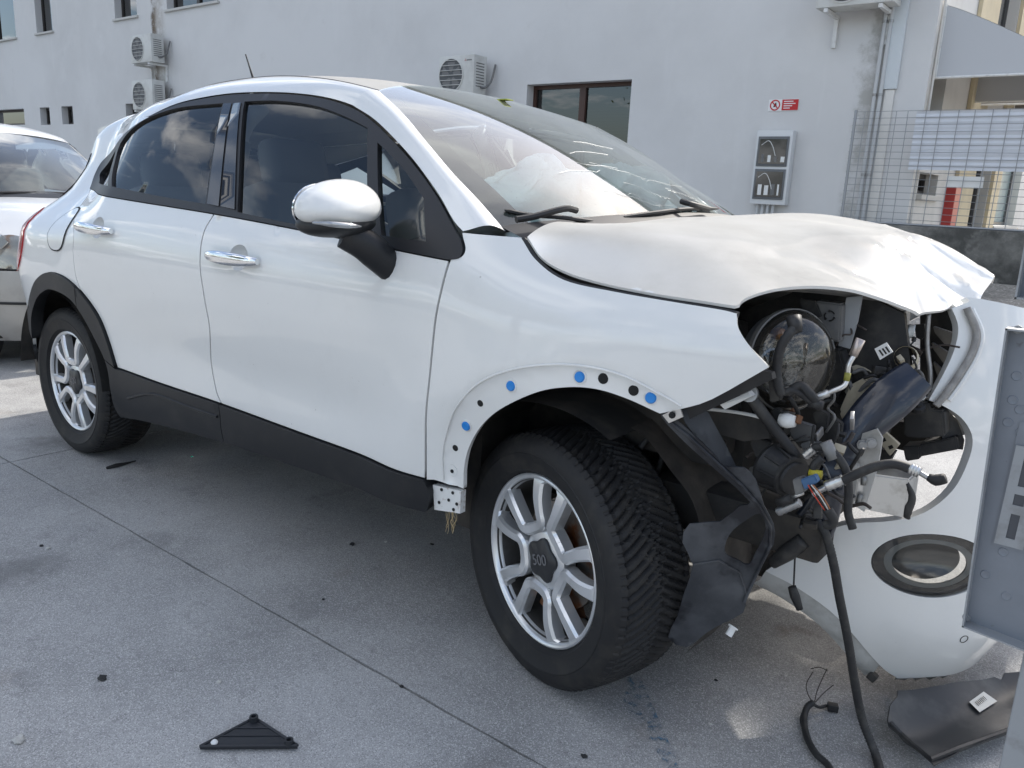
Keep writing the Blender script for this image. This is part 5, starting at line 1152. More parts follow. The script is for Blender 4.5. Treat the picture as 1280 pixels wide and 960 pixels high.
# ---- wheel-arch liner: curved tub ahead of the wheel and the torn, hanging flap
mb = MB(); vs = []; n = 26
for j, y in enumerate(np.linspace(-.70, -.46, 6)):
    for k in range(n+1):
        a = rad(64)-rad(92)*k/n; r = .405+.004*math.sin(k*.9+j)
        vs.append((.0+r*math.cos(a), y+.05*(k/n), .34+r*math.sin(a)))
fs = [(i*(n+1)+k, i*(n+1)+k+1, (i+1)*(n+1)+k+1, (i+1)*(n+1)+k) for i in range(5) for k in range(n)]
lt = MB().add(vs, fs).build('wheel_liner', mat('liner_dirty', (.035, .031, .028), .75, noise=((.095, .083, .07), 10, .4, .75, 9), bump=(30, .4, .004)), CAR, recalc=False)
def plane_S(A, B, C_, bend=0., wob=.006, lip=0.):
    A, B, C_ = map(np.array, (A, B, C_)); e1 = B-A; L1 = np.linalg.norm(e1); e1 = e1/L1; nn = np.cross(e1, C_-A); nn /= np.linalg.norm(nn); e2 = np.cross(nn, e1)
    if nn[1] > 0: nn = -nn; 
    L2 = (C_-A)@e2
    def S(a, b):
        a = np.ravel(np.asarray(a, float)); b = np.ravel(np.asarray(b, float))
        h = bend*(1-((a-L1*.5)/(L1*.6))**2)+wob*np.sin(21*a+9*b)+wob*.6*np.sin(33*b-14*a)
        P = A+a[:, None]*e1+b[:, None]*e2+h[:, None]*nn; bb = b*np.sign(L2)
        P[:, 2] += lip*sstep(-bb, -.07, .05)
        return P
    return S
def sheet(name, S, pix, material, parent, g=(.1, .1), sp=.015, depth=.003, holes=(), sm=3, back=True):
    q = [solve(S, x, y, g) for x, y in pix]; hh = [spl([solve(S, x, y, g) for x, y in h], 3, True) for h in holes]
    return patch(name, S, spl(q, sm, True) if sm > 1 else q, sp, material, parent, hh, depth, (.3, -.9, .2), back=back)
SA = plane_S(UY(826, 521, -.845), UY(966, 660, -.735), UY(859, 806, -.74), .02, .004)
flap = sheet('liner_flap', SA, [(826, 520), (834, 516), (860, 537), (895, 570), (905, 583), (930, 585), (945, 600), (955, 632), (967, 655), (967, 680), (950, 712), (933, 748), (929, 766), (902, 780), (882, 792), (858, 809), (835, 797), (846, 772), (855, 742), (866, 706), (853, 678), (862, 655), (900, 652), (925, 632), (938, 628), (900, 592), (868, 564), (845, 542)], LINER, CAR, (.1, .1), .012, .004, [[(912, 668), (930, 652), (950, 642), (957, 662), (945, 690), (936, 706), (922, 700), (906, 690)]], 2)
SB = plane_S(UY(862, 655, -.742), UY(960, 660, -.70), UY(862, 800, -.70), .015, .006)
MB().tube([SA(*solve(SA, a, b, (.1, .1)))[0]+np.array((0, -.004, 0)) for a, b in ((830, 521), (862, 545), (896, 577), (928, 606), (950, 632), (964, 658), (963, 682), (948, 714), (931, 752))], .0035, 6).build('stiffening_rib', LINER, flap)
MB().tube([SA(*solve(SA, a, b, (.1, .1)))[0]+np.array((0, -.003, 0)) for a, b in ((868, 705), (900, 700), (925, 715), (935, 745))], .0025, 6).build('stiffening_rib', LINER, flap)
SU = plane_S(UY(850, 512, -.80), UY(925, 590, -.72), UY(895, 505, -.72), 0, .003)
sheet('liner_flap', SU, [(850, 514), (880, 512), (892, 528), (922, 586), (905, 584), (872, 548)], LINER, CAR, (.05, .05), .012, .003, (), 2)
def bolt(px, py, y, r, name, par, material=STEEL, ax=(.3, -.93, .15), h=.008):
    mb = MB(); mb.lathe([(-.004, r*1.5), (0, r*1.5), (0, r), (h, r), (h, .0001)], UY(px, py, y), ax, 8); return mb.build(name, material, par, sharp=25)
sb_ = [UY(828, 519, -.86), UY(849, 508, -.855), UY(854, 521, -.85), UY(836, 529, -.855)]; q = [Vector(p) for p in sb_]
tabo = MB().add(q+[p+Vector((0, .004, 0)) for p in q], [(0, 1, 2, 3), (7, 6, 5, 4), (0, 4, 5, 1), (1, 5, 6, 2), (2, 6, 7, 3), (3, 7, 4, 0)]).build('metal_tab', ALU, CAR); bolt(840, 519, -.858, .005, 'rivet', tabo, DARKIN)
bolt(916, 785, -.70, .008, 'push_pin', flap, WHITEPL, (-.2, -.5, -.8), .02)

# ---- what the torn front lays bare
def T(name, path, r, material, sm=6, seg=10, parent=CAR, flat=1., ridge=0):
    P = spl([UY(*p) for p in path], sm) if sm > 1 else [UY(*p) for p in path]
    R = r if not ridge else None
    if ridge:
        L = np.r_[0, np.cumsum(np.linalg.norm(np.diff(np.array(P), axis=0), axis=1))]; m = max(8, int(L[-1]/ridge)); Q = along(np.array(P), np.linspace(0, 1, m)); P = list(Q); R = [r*(1 if i % 2 else .86) for i in range(m)]
    elif hasattr(r, '__len__'): R = list(np.interp(np.linspace(0, 1, len(P)), np.linspace(0, 1, len(r)), r))
    return MB().tube(P, R, seg, flat=flat).build(name, material, parent, sharp=0 if not ridge else 50)
def B(name, pix, y, th, material, parent=CAR, dx=0., bev=0., tilt=0.):
    """slab: photo quad at depth y (list allowed), thickness th away from the viewer"""
    ys = y if hasattr(y, '__len__') else [y]*len(pix); f = [Vector(UY(a, b, c)) for (a, b), c in zip(pix, ys)]; k = len(f); bk = [p+Vector((dx, th, 0)) for p in f]
    fs = [tuple(range(k)), tuple(reversed(range(k, 2*k)))]+[(i, i+k, (i+1) % k+k, (i+1) % k) for i in range(k)]
    o = MB().add(f+bk, fs).build(name, material, parent, sharp=25)
    if bev:
        bm = bmesh.new(); bm.from_mesh(o.data); bmesh.ops.bevel(bm, geom=list(bm.edges), offset=bev, segments=2, affect='EDGES'); bm.to_mesh(o.data); bm.free(); auto_sharp(o, 50)
    return o
# engine and the dark bay behind
MB().span((-.28, -.42, .35), (.36, .40, .88), .05).build('engine', ENGPL, CAR, sharp=20)
MB().span((-.05, -.30, .86), (.30, .15, .98), .03).build('engine_cover', ENGPL, CAR, sharp=20)
MB().span((.02, -.60, .62), (.34, -.44, .96), .015).build('inner_wing', UNDER, CAR); mirror(bpy.data.objects['inner_wing'])
MB().span((-.25, -.72, .96), (.30, -.58, .99), .01).build('wing_rail', PAINT_IN, CAR); mirror(bpy.data.objects['wing_rail'])
MB().span((-.28, -.60, .46), (.62, -.49, .56), .012).build('frame_rail', UNDER, CAR); mirror(bpy.data.objects['frame_rail'])
MB().span((.38, -.35, .52), (.42, .45, .98), .008).build('radiator', mat('radiator_fins', (.05, .05, .05), .5, metal=.4, bump=(140, .6, .004)), CAR)
MB().span((.425, -.38, .93), (.50, .55, .99), .012).build('upper_crossmember', ENGPL, CAR)
MB().span((.40, .30, .50), (.50, .52, .93), .02).build('air_duct', GREYPL, CAR)
MB().span((.30, -.42, .30), (.46, .42, .36), .012).build('lower_crossmember', UNDER, CAR)
mb = MB(); mb.lathe([(0, .05), (.12, .06), (.16, .05), (.34, .05), (.36, .075), (.40, .075)], (.02, -.56, .40), (-.05, .10, 1), 18); mb.build('suspension_strut', UNDER, CAR)
T('lower_arm', [(735, 640, -.62), (800, 620, -.5), (850, 610, -.4)], .03, UNDER)
MB().box((.02, -.66, .34), (.14, .07, .22), None, .02).build('steering_knuckle', RUST, CAR)
T('brake_hose', [(800, 560, -.62), (815, 545, -.6), (830, 560, -.58), (822, 590, -.58)], .008, HOSE)
B('strut_bracket', [(730, 503), (800, 520), (798, 530), (760, 528), (758, 540), (742, 520)], -.60, .03, STEEL)
# slam panel, boxes and plates under the bonnet edge
B('dark_shroud', [(925, 390), (1000, 362), (1075, 366), (1130, 392), (1140, 470), (1090, 540), (1000, 560), (930, 470)], -.36, .02, ENGPL)
fb = B('fuse_box', [(1018, 376), (1052, 380), (1050, 428), (1022, 424)], -.47, .05, GREYPL, bev=.004)
for k in range(3):
    a = 2*PI*k/3+.5; c = Vector(UY(1037, 395, -.473)); pts = [c+Vector((.011*math.cos(a+t), 0, .011*math.sin(a+t))) for t in np.linspace(0, 1.55, 7)]
    MB().tube(pts, [.0016]*5+[.0035, .0003], 5).build('recycling_arrow', mat('mark_black', (.01, .01, .01), .6), fb)
B('grey_plate', [(1058, 372), (1078, 370), (1072, 402), (1062, 436), (1048, 432), (1052, 400)], -.44, .006, mat('frosted_grey', (.30, .31, .32), .4), bev=0)
B('black_tab', [(1000, 374), (1018, 376), (1026, 396), (1006, 400)], -.49, .012, ENGPL)
B('battery_tray', [(1015, 432), (1050, 436), (1060, 470), (1045, 500), (1020, 480)], -.44, .05, ENGPL, bev=.006)
for (a, b, y, w_, h_, m_) in ((1108, 372, -.20, 9, 22, BEIGE), (1098, 395, -.22, 12, 14, WHITEPL), (1104, 415, -.24, 22, 16, WHITEPL), (1120, 398, -.2, 7, 9, WHITEPL), (1125, 418, -.2, 14, 10, GREYPL), (1082, 405, -.26, 10, 20, GREYPL), (1135, 440, -.2, 20, 12, ENGPL), (1150, 415, -.16, 14, 20, ENGPL)):
    B('torn_fragment', [(a-w_*.5, b-h_*.45), (a+w_*.4, b-h_*.5), (a+w_*.5, b+h_*.2), (a+w_*.1, b+h_*.5), (a-w_*.35, b+h_*.35)], y, .012, m_)
lb = B('part_label', [(1093, 436), (1108, 428), (1116, 440), (1100, 450)], -.48, .003, WHITEPL)
for k in range(3): B('print_line', [(1098+k*4, 438-k*2), (1100+k*4, 437-k*2), (1105+k*4, 444-k*2), (1103+k*4, 445-k*2)], -.4808, .0004, mat('mark_black', (.01, .01, .01), .6), lb)
MB().lathe([(0, .028), (.05, .030), (.055, .024), (.08, .024)], UY(1130, 452, -.30), (.2, -.9, .3), 16).build('beige_cap', BEIGE, CAR)
MB().lathe([(0, .040), (.03, .045), (.035, .03)], UY(1078, 480, -.34), (.2, -.9, .3), 18).build('filler_neck', BEIGE, CAR)
B('beige_housing', [(1062, 482), (1080, 472), (1098, 492), (1080, 530), (1058, 540), (1048, 515)], -.44, .06, BEIGE, bev=.006)
# cooler pipes, looms, hoses
T('coolant_pipe', [(1073, 428, -.60), (1068, 443, -.61), (1061, 456, -.62), (1059, 470, -.62), (1055, 482, -.63), (1040, 489, -.64), (1014, 500, -.65)], .0055, ALU)
T('pipe_collar', [(1076, 424, -.60), (1066, 445, -.61)], [.010, .009], mat('pale_copper', (.48, .42, .38), .35, metal=.8), 1)
T('pipe_crimp', [(1036, 491, -.642), (1013, 500, -.652)], .009, ALU, 4, 12, ridge=.004)
T('yellow_tape', [(1060, 466, -.622), (1058, 476, -.624)], .0065, mat('olive_tape', (.25, .24, .05), .6), 1)
T('lamp_loom', [(994, 410, -.70), (984, 420, -.715), (975, 437, -.72), (971, 462, -.72), (973, 482, -.72), (977, 493, -.715)], .0105, HOSE, 6, 10, ridge=.006)
T('loom_plug', [(992, 396, -.69), (995, 415, -.70)], [.016, .013], ENGPL, 1, 12)
T('lamp_loom', [(977, 492, -.71), (990, 488, -.70), (1004, 494, -.69), (1018, 506, -.68), (1026, 503, -.67)], .0075, HOSE)
T('lamp_loom', [(985, 492, -.70), (1000, 482, -.69), (1012, 492, -.69), (1020, 502, -.68)], .010, HOSE)
T('loom_plug', [(1012, 503, -.68), (1028, 508, -.68)], .012, ENGPL, 1, 6)
B('lamp_foot', [(960, 476), (974, 474), (976, 500), (962, 504)], -.70, .02, ENGPL, bev=.003)
# support strut with its eye bolt, frame edge, bracketry below the lamp
T('support_strut', [(937, 494, -.73), (952, 515, -.72), (975, 545, -.70), (1000, 576, -.68)], [.012, .013, .012, .011], ENGPL, 4)
MB().lathe([(-.01, .018), (.012, .018), (.012, .010), (.018, .010), (.018, .0001)], UY(937, 492, -.735), (.2, -.95, .2), 14).build('eye_bolt', STEEL, CAR, sharp=30)
B('fender_edge', [(858, 512), (952, 463), (964, 466), (966, 474), (900, 504), (862, 524)], [-.83, -.79, -.78, -.78, -.80, -.83], .02, BLACKPL)
B('fender_edge_rail', [(900, 506), (935, 490), (940, 495), (906, 512)], [-.80, -.77, -.77, -.79], .02, PAINT_IN)
B('side_member', [(878, 512), (920, 518), (958, 524), (962, 548), (930, 552), (890, 540)], -.70, .03, UNDER)
T('member_edge', [(880, 511, -.705), (910, 514, -.705), (940, 519, -.705), (960, 525, -.705)], .004, PAINT_IN)
for (a, b, y, w_, h_, m_) in ((985, 524, -.66, 24, 18, ALU), (1000, 540, -.62, 34, 26, GREYPL), (970, 518, -.68, 12, 16, ENGPL), (1025, 525, -.58, 20, 26, ENGPL), (1015, 562, -.62, 30, 22, STEEL), (950, 560, -.66, 26, 26, ENGPL), (1040, 540, -.56, 24, 40, ENGPL)):
    B('torn_bracket', [(a-w_*.5, b-h_*.3), (a-w_*.1, b-h_*.5), (a+w_*.5, b-h_*.25), (a+w_*.4, b+h_*.4), (a-w_*.2, b+h_*.5)], y, .02, m_, bev=.002)
T('reservoir_neck', [(975, 525, -.69), (994, 527, -.69)], [.014, .016, .012], WHITEPL, 2, 14)
# pump with ribs and blue plug
pc = Vector(UY(982, 592, -.70)); pax = Vector((.90, -.42, -.12)).normalized()
mb = MB(); mb.lathe([(-.045, .0001), (-.045, .050), (-.036, .053), (-.030, .050), (.010, .040), (.012, .045), (.020, .045), (.020, .036), (.026, .034), (.027, .0001)], pc, pax, 30); pump = mb.build('washer_pump', ENGPL, CAR, sharp=35)
e1 = pax.cross(Vector((0, 0, 1))).normalized(); e2 = pax.cross(e1)
for k in range(9):
    a = 2*PI*k/9; d = e1*math.cos(a)+e2*math.sin(a); MB().tube([pc-pax*.030+d*.051, pc+pax*.012+d*.042], .0028, 5).build('rib', ENGPL, pump)
B('blue_plug', [(1000, 600), (1018, 594), (1022, 603), (1006, 613)], -.765, .02, mat('blue_plastic', (.05, .12, .24), .45), pump, bev=.002); B('grey_plug', [(990, 600), (1002, 597), (1006, 615), (994, 620)], -.76, .025, GREYPL, pump, bev=.002)
for k, c in enumerate(((.5, .06, .03), (.02, .02, .02), (.6, .6, .58), (.3, .12, .05))):
    T('wire', [(1010+k*2, 606, -.77), (1016+k*3, 616, -.77), (1024+k*3, 628, -.765), (1034+k*2, 642, -.75)], .0014, mat('wire_%d' % k, c, .5), 5, 5)
T('wire_loom', [(1034, 636, -.752), (1041, 648, -.745), (1040, 655, -.74), (1032, 656, -.735)], .010, HOSE)
# hoses to the right of the pump
T('clamp_hose', [(1010, 566, -.69), (1020, 559, -.69), (1034, 560, -.69), (1048, 572, -.69), (1058, 590, -.69), (1061, 615, -.69), (1060, 640, -.69), (1066, 661, -.69)], .0088, HOSE)
T('hose_clip', [(1032, 552, -.692), (1042, 574, -.692)], .0125, mat('clip_grey', (.20, .20, .20), .45), 1, 14)
T('hose_crimp', [(1006, 570, -.69), (1018, 560, -.69)], .0105, ALU, 3, 12, ridge=.0045)
T('cooler_hose', [(1052, 602, -.73), (1072, 592, -.73), (1095, 583, -.72), (1118, 580, -.71), (1138, 586, -.70), (1146, 590, -.70)], .0095, HOSE)
T('hose_ferrule', [(1032, 608, -.735), (1054, 600, -.73)], .0115, ALU, 3, 14, ridge=.005); T('cooler_pipe', [(1016, 618, -.74), (1026, 612, -.737), (1036, 607, -.734)], .0065, ALU)
T('hose_ferrule', [(1137, 585, -.70), (1150, 591, -.70)], .0115, ALU, 3, 14, ridge=.005); T('cooler_pipe', [(1148, 590, -.70), (1158, 596, -.70), (1166, 600, -.70)], .005, STEEL)
T('torn_end', [(1160, 596, -.70), (1170, 600, -.70), (1182, 598, -.70)], [.007, .0115, .010], RUBBER, 3, 7)
T('hose_ferrule', [(972, 640, -.72), (1000, 628, -.72)], .010, STEEL, 4, 12, ridge=.005)
T('black_plug', [(972, 629, -.73), (990, 622, -.73)], .010, ENGPL, 1, 10); T('pipe_stub', [(990, 622, -.73), (1004, 616, -.73)], .004, ALU, 1)
T('yellow_clamp', [(1012, 591, -.72), (1027, 594, -.72)], .0095, mat('yellow_band', (.42, .36, .03), .5), 1, 10); T('sensor_elbow', [(1018, 594, -.715), (1018, 582, -.715), (1028, 572, -.71)], .0095, ENGPL)
# blue-black crash beam arm
bp_ = spl([UY(1146, 470, -.42), UY(1120, 492, -.46), UY(1085, 525, -.50), UY(1058, 558, -.53), UY(1040, 600, -.56), UY(1026, 640, -.57), UY(1012, 665, -.57)], 5)
vs = []; n = len(bp_)
for i, p in enumerate(bp_):
    t = Vector(bp_[min(i+1, n-1)]-bp_[max(i-1, 0)]).normalized(); v = Vector(CAM-p).normalized(); s = t.cross(v).normalized(); w_ = .040+.008*math.sin(i*.25); nn_ = s.cross(t)
    for a, b in ((-w_, -.02), (-w_, .006), (-w_*.8, .014), (w_*.8, .014), (w_, .006), (w_, -.02)): vs.append(Vector(p)+s*a+nn_*b*(1 if nn_.dot(v) > 0 else -1))
fs = [(i*6+k, i*6+(k+1) % 6, (i+1)*6+(k+1) % 6, (i+1)*6+k) for i in range(n-1) for k in range(6)]+[tuple(range(6)), tuple((n-1)*6+k for k in range(6))]
beam = MB().add(vs, fs).build('beam_arm', BEAM, CAR, sharp=50)
B('arm_foot', [(1000, 655), (1032, 640), (1042, 660), (1020, 690), (985, 700), (970, 690)], -.58, .03, BEAM)
T('arm_cover', [(1005, 675, -.60), (985, 690, -.60), (965, 704, -.60)], [.018, .02, .014], ENGPL)
plate = B('mounting_plate', [(1078, 542), (1096, 536), (1103, 548), (1098, 580), (1092, 600), (1080, 640), (1066, 630), (1066, 590)], -.53, .008, mat('plate_white', (.52, .52, .50), .4, metal=.3, noise=((.3, .28, .25), 12, .45, .75)))
bolt(1078, 556, -.54, .008, 'bolt', plate); bolt(1089, 554, -.54, .008, 'bolt', plate); bolt(1069, 584, -.54, .008, 'bolt', plate)
cbx = B('crash_box', [(1072, 590), (1138, 599), (1131, 648), (1066, 634)], [-.535, -.50, -.50, -.535], .09, ALU, bev=.004)
for a, b in (((1080, 596), (1079, 606)), ((1076, 618), (1072, 630))): T('weld_seam', [(*a, -.54), (*b, -.54)], .006, mat('weld_grey', (.25, .25, .24), .5, metal=.6), 1, 8, cbx)
T('torn_end', [(1134, 604, -.50), (1140, 622, -.49), (1133, 640, -.49), (1136, 648, -.48)], [.004, .009, .012, .004], ENGPL, 4, 7)
bk = B('beige_bracket', [(1092, 520), (1112, 508), (1122, 524), (1100, 548)], -.42, .012, BEIGE); bk2 = B('beige_bracket', [(1094, 546), (1106, 540), (1124, 556), (1112, 570)], -.43, .014, BEIGE, bev=.001)
for a, b in ((1101, 528), (1110, 522), (1104, 538)): B('bracket_hole', [(a-3, b-3), (a+3, b-4), (a+3, b+2), (a-3, b+3)], -.421, .001, DARKIN, bk)
for a, b in ((1104, 550), (1113, 559)): B('bracket_hole', [(a-3, b-1), (a+2, b-3), (a+4, b+1), (a-1, b+3)], -.431, .001, DARKIN, bk2)
# black housing group behind the opening
B('radiator_mount', [(1128, 506), (1160, 503), (1164, 512), (1180, 514), (1182, 545), (1150, 548), (1130, 546)], -.32, .10, ENGPL, bev=.004)
MB().lathe([(0, .016), (.012, .016), (.014, .009), (.020, .009), (.02, .0001)], UY(1147, 512, -.33), (.1, -.5, .86), 12).build('mount_bush', RUBBER, CAR, sharp=30)
B('air_guide', [(1148, 556), (1196, 546), (1198, 562), (1150, 571)], -.28, .07, ENGPL, bev=.003); B('air_guide', [(1128, 558), (1150, 557), (1150, 574), (1132, 577)], -.30, .06, ENGPL, bev=.003)
B('air_guide', [(1176, 516), (1200, 524), (1212, 542), (1200, 545), (1178, 545)], -.24, .05, GREYPL, bev=.002)
B('air_guide', [(1096, 560), (1118, 566), (1100, 598), (1088, 600)], -.40, .03, ENGPL)
T('stay_rod', [(1161, 390, -.28), (1159, 430, -.28), (1163, 470, -.28), (1160, 503, -.28)], .0055, STEEL)
T('stay_rod', [(1130, 492, -.30), (1150, 500, -.29), (1158, 496, -.285)], .006, ALU)
for k, (a, b) in enumerate((((1166, 408), (1196, 418)), ((1164, 428), (1200, 450)), ((1166, 452), (1192, 476)))):
    B('cooling_fin', [(a[0], a[1]), (b[0], b[1]), (b[0]+3, b[1]+10), (b[0]-14, b[1]+14), (a[0]+2, a[1]+8)], -.06+.02*k, .02, GREYPL, bev=.002)
B('fan_shroud', [(1150, 388), (1200, 388), (1205, 420), (1196, 480), (1165, 508), (1150, 500)], .02, .03, ENGPL)
# small stuff of a torn engine bay: leads, plugs, tabs, bolts
r9 = np.random.default_rng(21); REG = [(1010, 1140, 425, 520, -.36, -.46), (900, 1010, 505, 600, -.58, -.68), (985, 1075, 520, 660, -.60, -.68), (1090, 1150, 412, 475, -.22, -.34)]
for k in range(44):
    x0_, x1_, y0_, y1_, d0, d1 = REG[k % 4]; a = np.array((r9.uniform(x0_, x1_), r9.uniform(y0_, y1_))); ang = r9.uniform(0, 2*PI); L = r9.uniform(25, 60); d = r9.uniform(d1, d0); pts = []
    for i in range(5): pts.append((*(a+np.array((math.cos(ang), math.sin(ang)))*L*i/4+r9.normal(0, 5, 2)), d+r9.normal(0, .01)))
    T('lead', pts, r9.uniform(.0018, .0055), [HOSE, ENGPL, HOSE, mat('wire_dark', (.05, .04, .035), .6), GREYPL][k % 5], 4, 6)
for k in range(40):
    x0_, x1_, y0_, y1_, d0, d1 = REG[(k+1) % 4]; c = UY(r9.uniform(x0_, x1_), r9.uniform(y0_, y1_), r9.uniform(d1, d0)); m_ = [ENGPL, ENGPL, GREYPL, STEEL, ENGPL, UNDER, ALU, ENGPL, RUST, BEIGE][k % 10]
    rt_ = Matrix.Rotation(r9.uniform(0, 3), 3, 'X') @ Matrix.Rotation(r9.uniform(0, 3), 3, 'Z'); sz = r9.uniform(.008, .03, 3)*np.array((1, .6, 1.2))
    MB().box(tuple(c), tuple(sz), rt_, .0015).build(['connector', 'torn_tab', 'clip', 'small_bracket'][k % 4], m_, CAR)
# looms that hang out of the front down to the ground
gp = UZ(1082, 905, .012); ge = UZ(1098, 962, .012)
hang = [UY(1020, 650, -.60), UY(1032, 668, -.60), UY(1042, 705, -.59), UY(1049, 745, -.57), UY(1060, 800, -.54), UY(1068, 850, -.52)]
tgt = UZ(1095, 945, .011); hang += [UY(1078, 900, float(tgt[1])+.02), tgt, UZ(1105, 985, .011)]
Q = along(np.array(spl(hang, 8)), np.linspace(0, 1, 190)); MB().tube(list(Q), [.0105*(1 if i % 2 else .86) for i in range(190)], 10).build('hanging_loom', HOSE, CAR, sharp=0)
T('dangling_lead', [(994, 690, -.56), (993, 712, -.55), (992, 735, -.55)], .0022, HOSE); T('dangling_plug', [(990, 733, -.55), (994, 745, -.55), (1000, 762, -.55)], [.010, .012, .008], ENGPL, 3, 7)
T('dangling_lead', [(1172, 504, -.2), (1174, 506, -.2), (1176, 520, -.2)], .003, HOSE)
# ================================================================== the silver hatchback parked behind
SO = np.array((-4.92, .26, 0)); HC = empty('parked_car', (SO[0]-1.2, SO[1], 0)); tag(HC, 'silver hatchback parked behind the crashed car, cut off by the left edge', 'car')
SILV = paint_mat('silver_paint', (.60, .62, .645), dust=(.55, .54, .50), dustamt=.35, dirt=True)
SILV.node_tree.nodes['Principled BSDF'].inputs['Metallic'].default_value = .35
_hw = dense([.15, .25, .4, .6, .8, .93, 1.02, 1.15, 1.3, 1.42, 1.5], [.70, .765, .80, .815, .81, .785, .75, .70, .64, .575, .52], .1, 1.6)
_lf = dense([.15, .3, .5, .65, .8, .95, 1.1], [.66, .73, .75, .735, .66, .52, .3], .1, 1.6); _lb = dense([.15, .4, .7, .95, 1.2, 1.45], [.50, .58, .60, .55, .44, .30], .1, 1.6)
def hside(u, z, off=0.):
    u = np.asarray(u, float); z = np.asarray(z, float)+0*u; w = _hw(z)+off; F0, R0 = 0.0, -2.75
    af = np.clip(u-F0, 0, ALEN); ab_ = np.clip(R0-u, 0, ALEN); sx = np.where(u > F0, np.interp(af, _al, _sx), np.interp(ab_, _al, _sx)); sy = np.where(u > F0, np.interp(af, _al, _sy), np.where(u < R0, np.interp(ab_, _al, _sy), 1.0))
    x = np.where(u > F0, F0+(_lf(z)+off)*sx, np.where(u < R0, R0-(_lb(z)+off)*sx, u)); return np.stack([x+SO[0], -w*sy+SO[1], z], -1)
def ho(off): return lambda u, z: hside(u, z, off)
def hmir(o):
    me = o.data.copy(); co = np.empty(len(me.vertices)*3); me.vertices.foreach_get('co', co); co = co.reshape(-1, 3); co[:, 1] = 2*SO[1]-co[:, 1]; me.vertices.foreach_set('co', co.ravel()); me.flip_normals(); me.update()
    c = bpy.data.objects.new(o.name.split('.')[0], me); COL.objects.link(c); attach(c, o.parent); return c
def hp(name, off, pts, material, sp=.06, depth=.012, holes=(), m=True, out=(0.3, -1, 0), parent=HC):
    o = patch(name, ho(off), [np.array(p) for p in pts], sp, material, parent, holes, depth, out)
    if m: hmir(o)
    return o
FE = ALEN-.001; RE = -2.75-ALEN+.001
def archp(cx, r, a0, a1, n=16): return [(cx+r*math.cos(a), .30+r*math.sin(a)) for a in np.linspace(a0, a1, n)]
hp('body_side', 0, [(.34, .45)]+[(.34, .62), (.52, .66), (.70, .80), (.62, .90), (.15, .985), (-.55, 1.01), (-2.75, 1.05), (RE, 1.0), (RE, .3), (-2.82, .3)]+archp(-2.45, .36, PI, 0)[0:0]+archp(-2.45, .35, -.1+PI, .1)+[(-2.05, .26), (-.40, .26)]+archp(0, .345, PI-.1, .42), SILV, .07)
hp('front_bumper', .004, [(.345, .45), (.35, .60), (.55, .63), (FE, .63), (FE, .22), (.5, .18), (.36, .2), (.345, .33)], mat('faded_silver', (.40, .385, .36), .4, coat=.4, metal=.3, noise=((.30, .285, .26), 5, .45, .75)), .05)
hp('bumper_strip', .012, [(.40, .44), (FE, .44), (FE, .425), (.40, .425)], BLACKPL, .05, .006)
hp('lower_grille', .008, [(FE-.35, .36), (FE, .36), (FE, .24), (FE-.30, .24)], BLACKPL, .05, .006)
hp('upper_grille', .006, [(FE-.40, .74), (FE, .74), (FE, .65), (FE-.36, .65)], BLACKPL, .05, .006)
lp = spl([np.array(q) for q in ((.56, .655), (.78, .64), (.92, .66), (.94, .72), (.86, .80), (.70, .84), (.60, .78))], 5, True)
hp('headlamp', -.03, lp, mat('lamp_bowl_warm', (.62, .60, .56), .25, metal=.6, noise=((.45, .22, .10), 5, .56, .64)), .03, .01); hp('headlamp_cover', .004, lp, glass('haze_cover', (.88, .86, .80), 1.0, dust=.10, dust_col=(.5, .46, .40)), .03, .003)
hp('nose_panel', 0, [(FE-.36, .80), (FE, .79), (FE, .745), (FE-.38, .745)], SILV, .05)
# bonnet
hz_ = tps([(.66, 0, .815), (.62, -.35, .81), (.50, -.60, .80), (.66*.95, .35, .81), (.50, .60, .80), (.2, -.70, .92), (.2, .70, .92), (-.2, -.72, .985), (-.2, .72, .985), (-.52, -.70, 1.02), (-.52, .70, 1.02), (-.36, 0, 1.055), (-.1, 0, 1.03), (.3, 0, .955), (.3, -.4, .95), (.3, .4, .95), (-.1, -.4, 1.025), (-.1, .4, 1.025)])
patch('bonnet', lambda x, y: np.stack([np.ravel(x)+SO[0], np.ravel(y)+SO[1], hz_(x, y)], 1), spl([np.array(q) for q in ((.67, 0), (.65, -.25), (.60, -.42), (.50, -.56))], 4)+[np.array(q) for q in ((.25, -.675), (-.1, -.71), (-.50, -.70), (-.42, -.4), (-.38, 0), (-.42, .4), (-.50, .70), (-.1, .71), (.25, .675))]+spl([np.array(q) for q in ((.50, .56), (.60, .42), (.65, .25), (.67, 0))], 4)[:-1], .05, SILV, HC, (), .012, (0, 0, 1), back=True)
# screen, roof, cabin sides
hr = []; NT = 14
for i in range(NT):
    s = i/(NT-1); e = np.array((-1.16+(-.46+1.16)*s, .545+.145*s, 1.455-.425*s)); c = np.array((-1.22+(-.30+1.22)*s+.05*math.sin(PI*s), 0, 1.50-.44*s+.03*math.sin(PI*s)))
    hr.append([np.array((c[0]+(e[0]-c[0])*abs(q)**2.2, q*e[1], c[2]+(e[2]-c[2])*abs(q)**2.2))+SO for q in np.linspace(-1, 1, 21)])
hr = np.array(hr); grid('windscreen', hr, glass('hatch_glass', (.60, .70, .72), 1.6, dust=.08), HC)
fr2 = hr+np.array((-.001, 0, -.004)); grid('black_border', np.stack([fr2[-1], fr2[-2]*.7+fr2[-1]*.3], 0), GLOSSBK, HC)
hpil = []
for i in range(NT):
    e = hr[i, 0]; s = i/(NT-1); o_ = np.array((e[0]-.055, e[1]-.045+.0*s, e[2]-.035)); hpil.append([o_, (o_+e)/2+np.array((0, -.012, .010)), e])
a_o = grid('front_pillar', hpil, SILV, HC); hmir(a_o)
rf = []
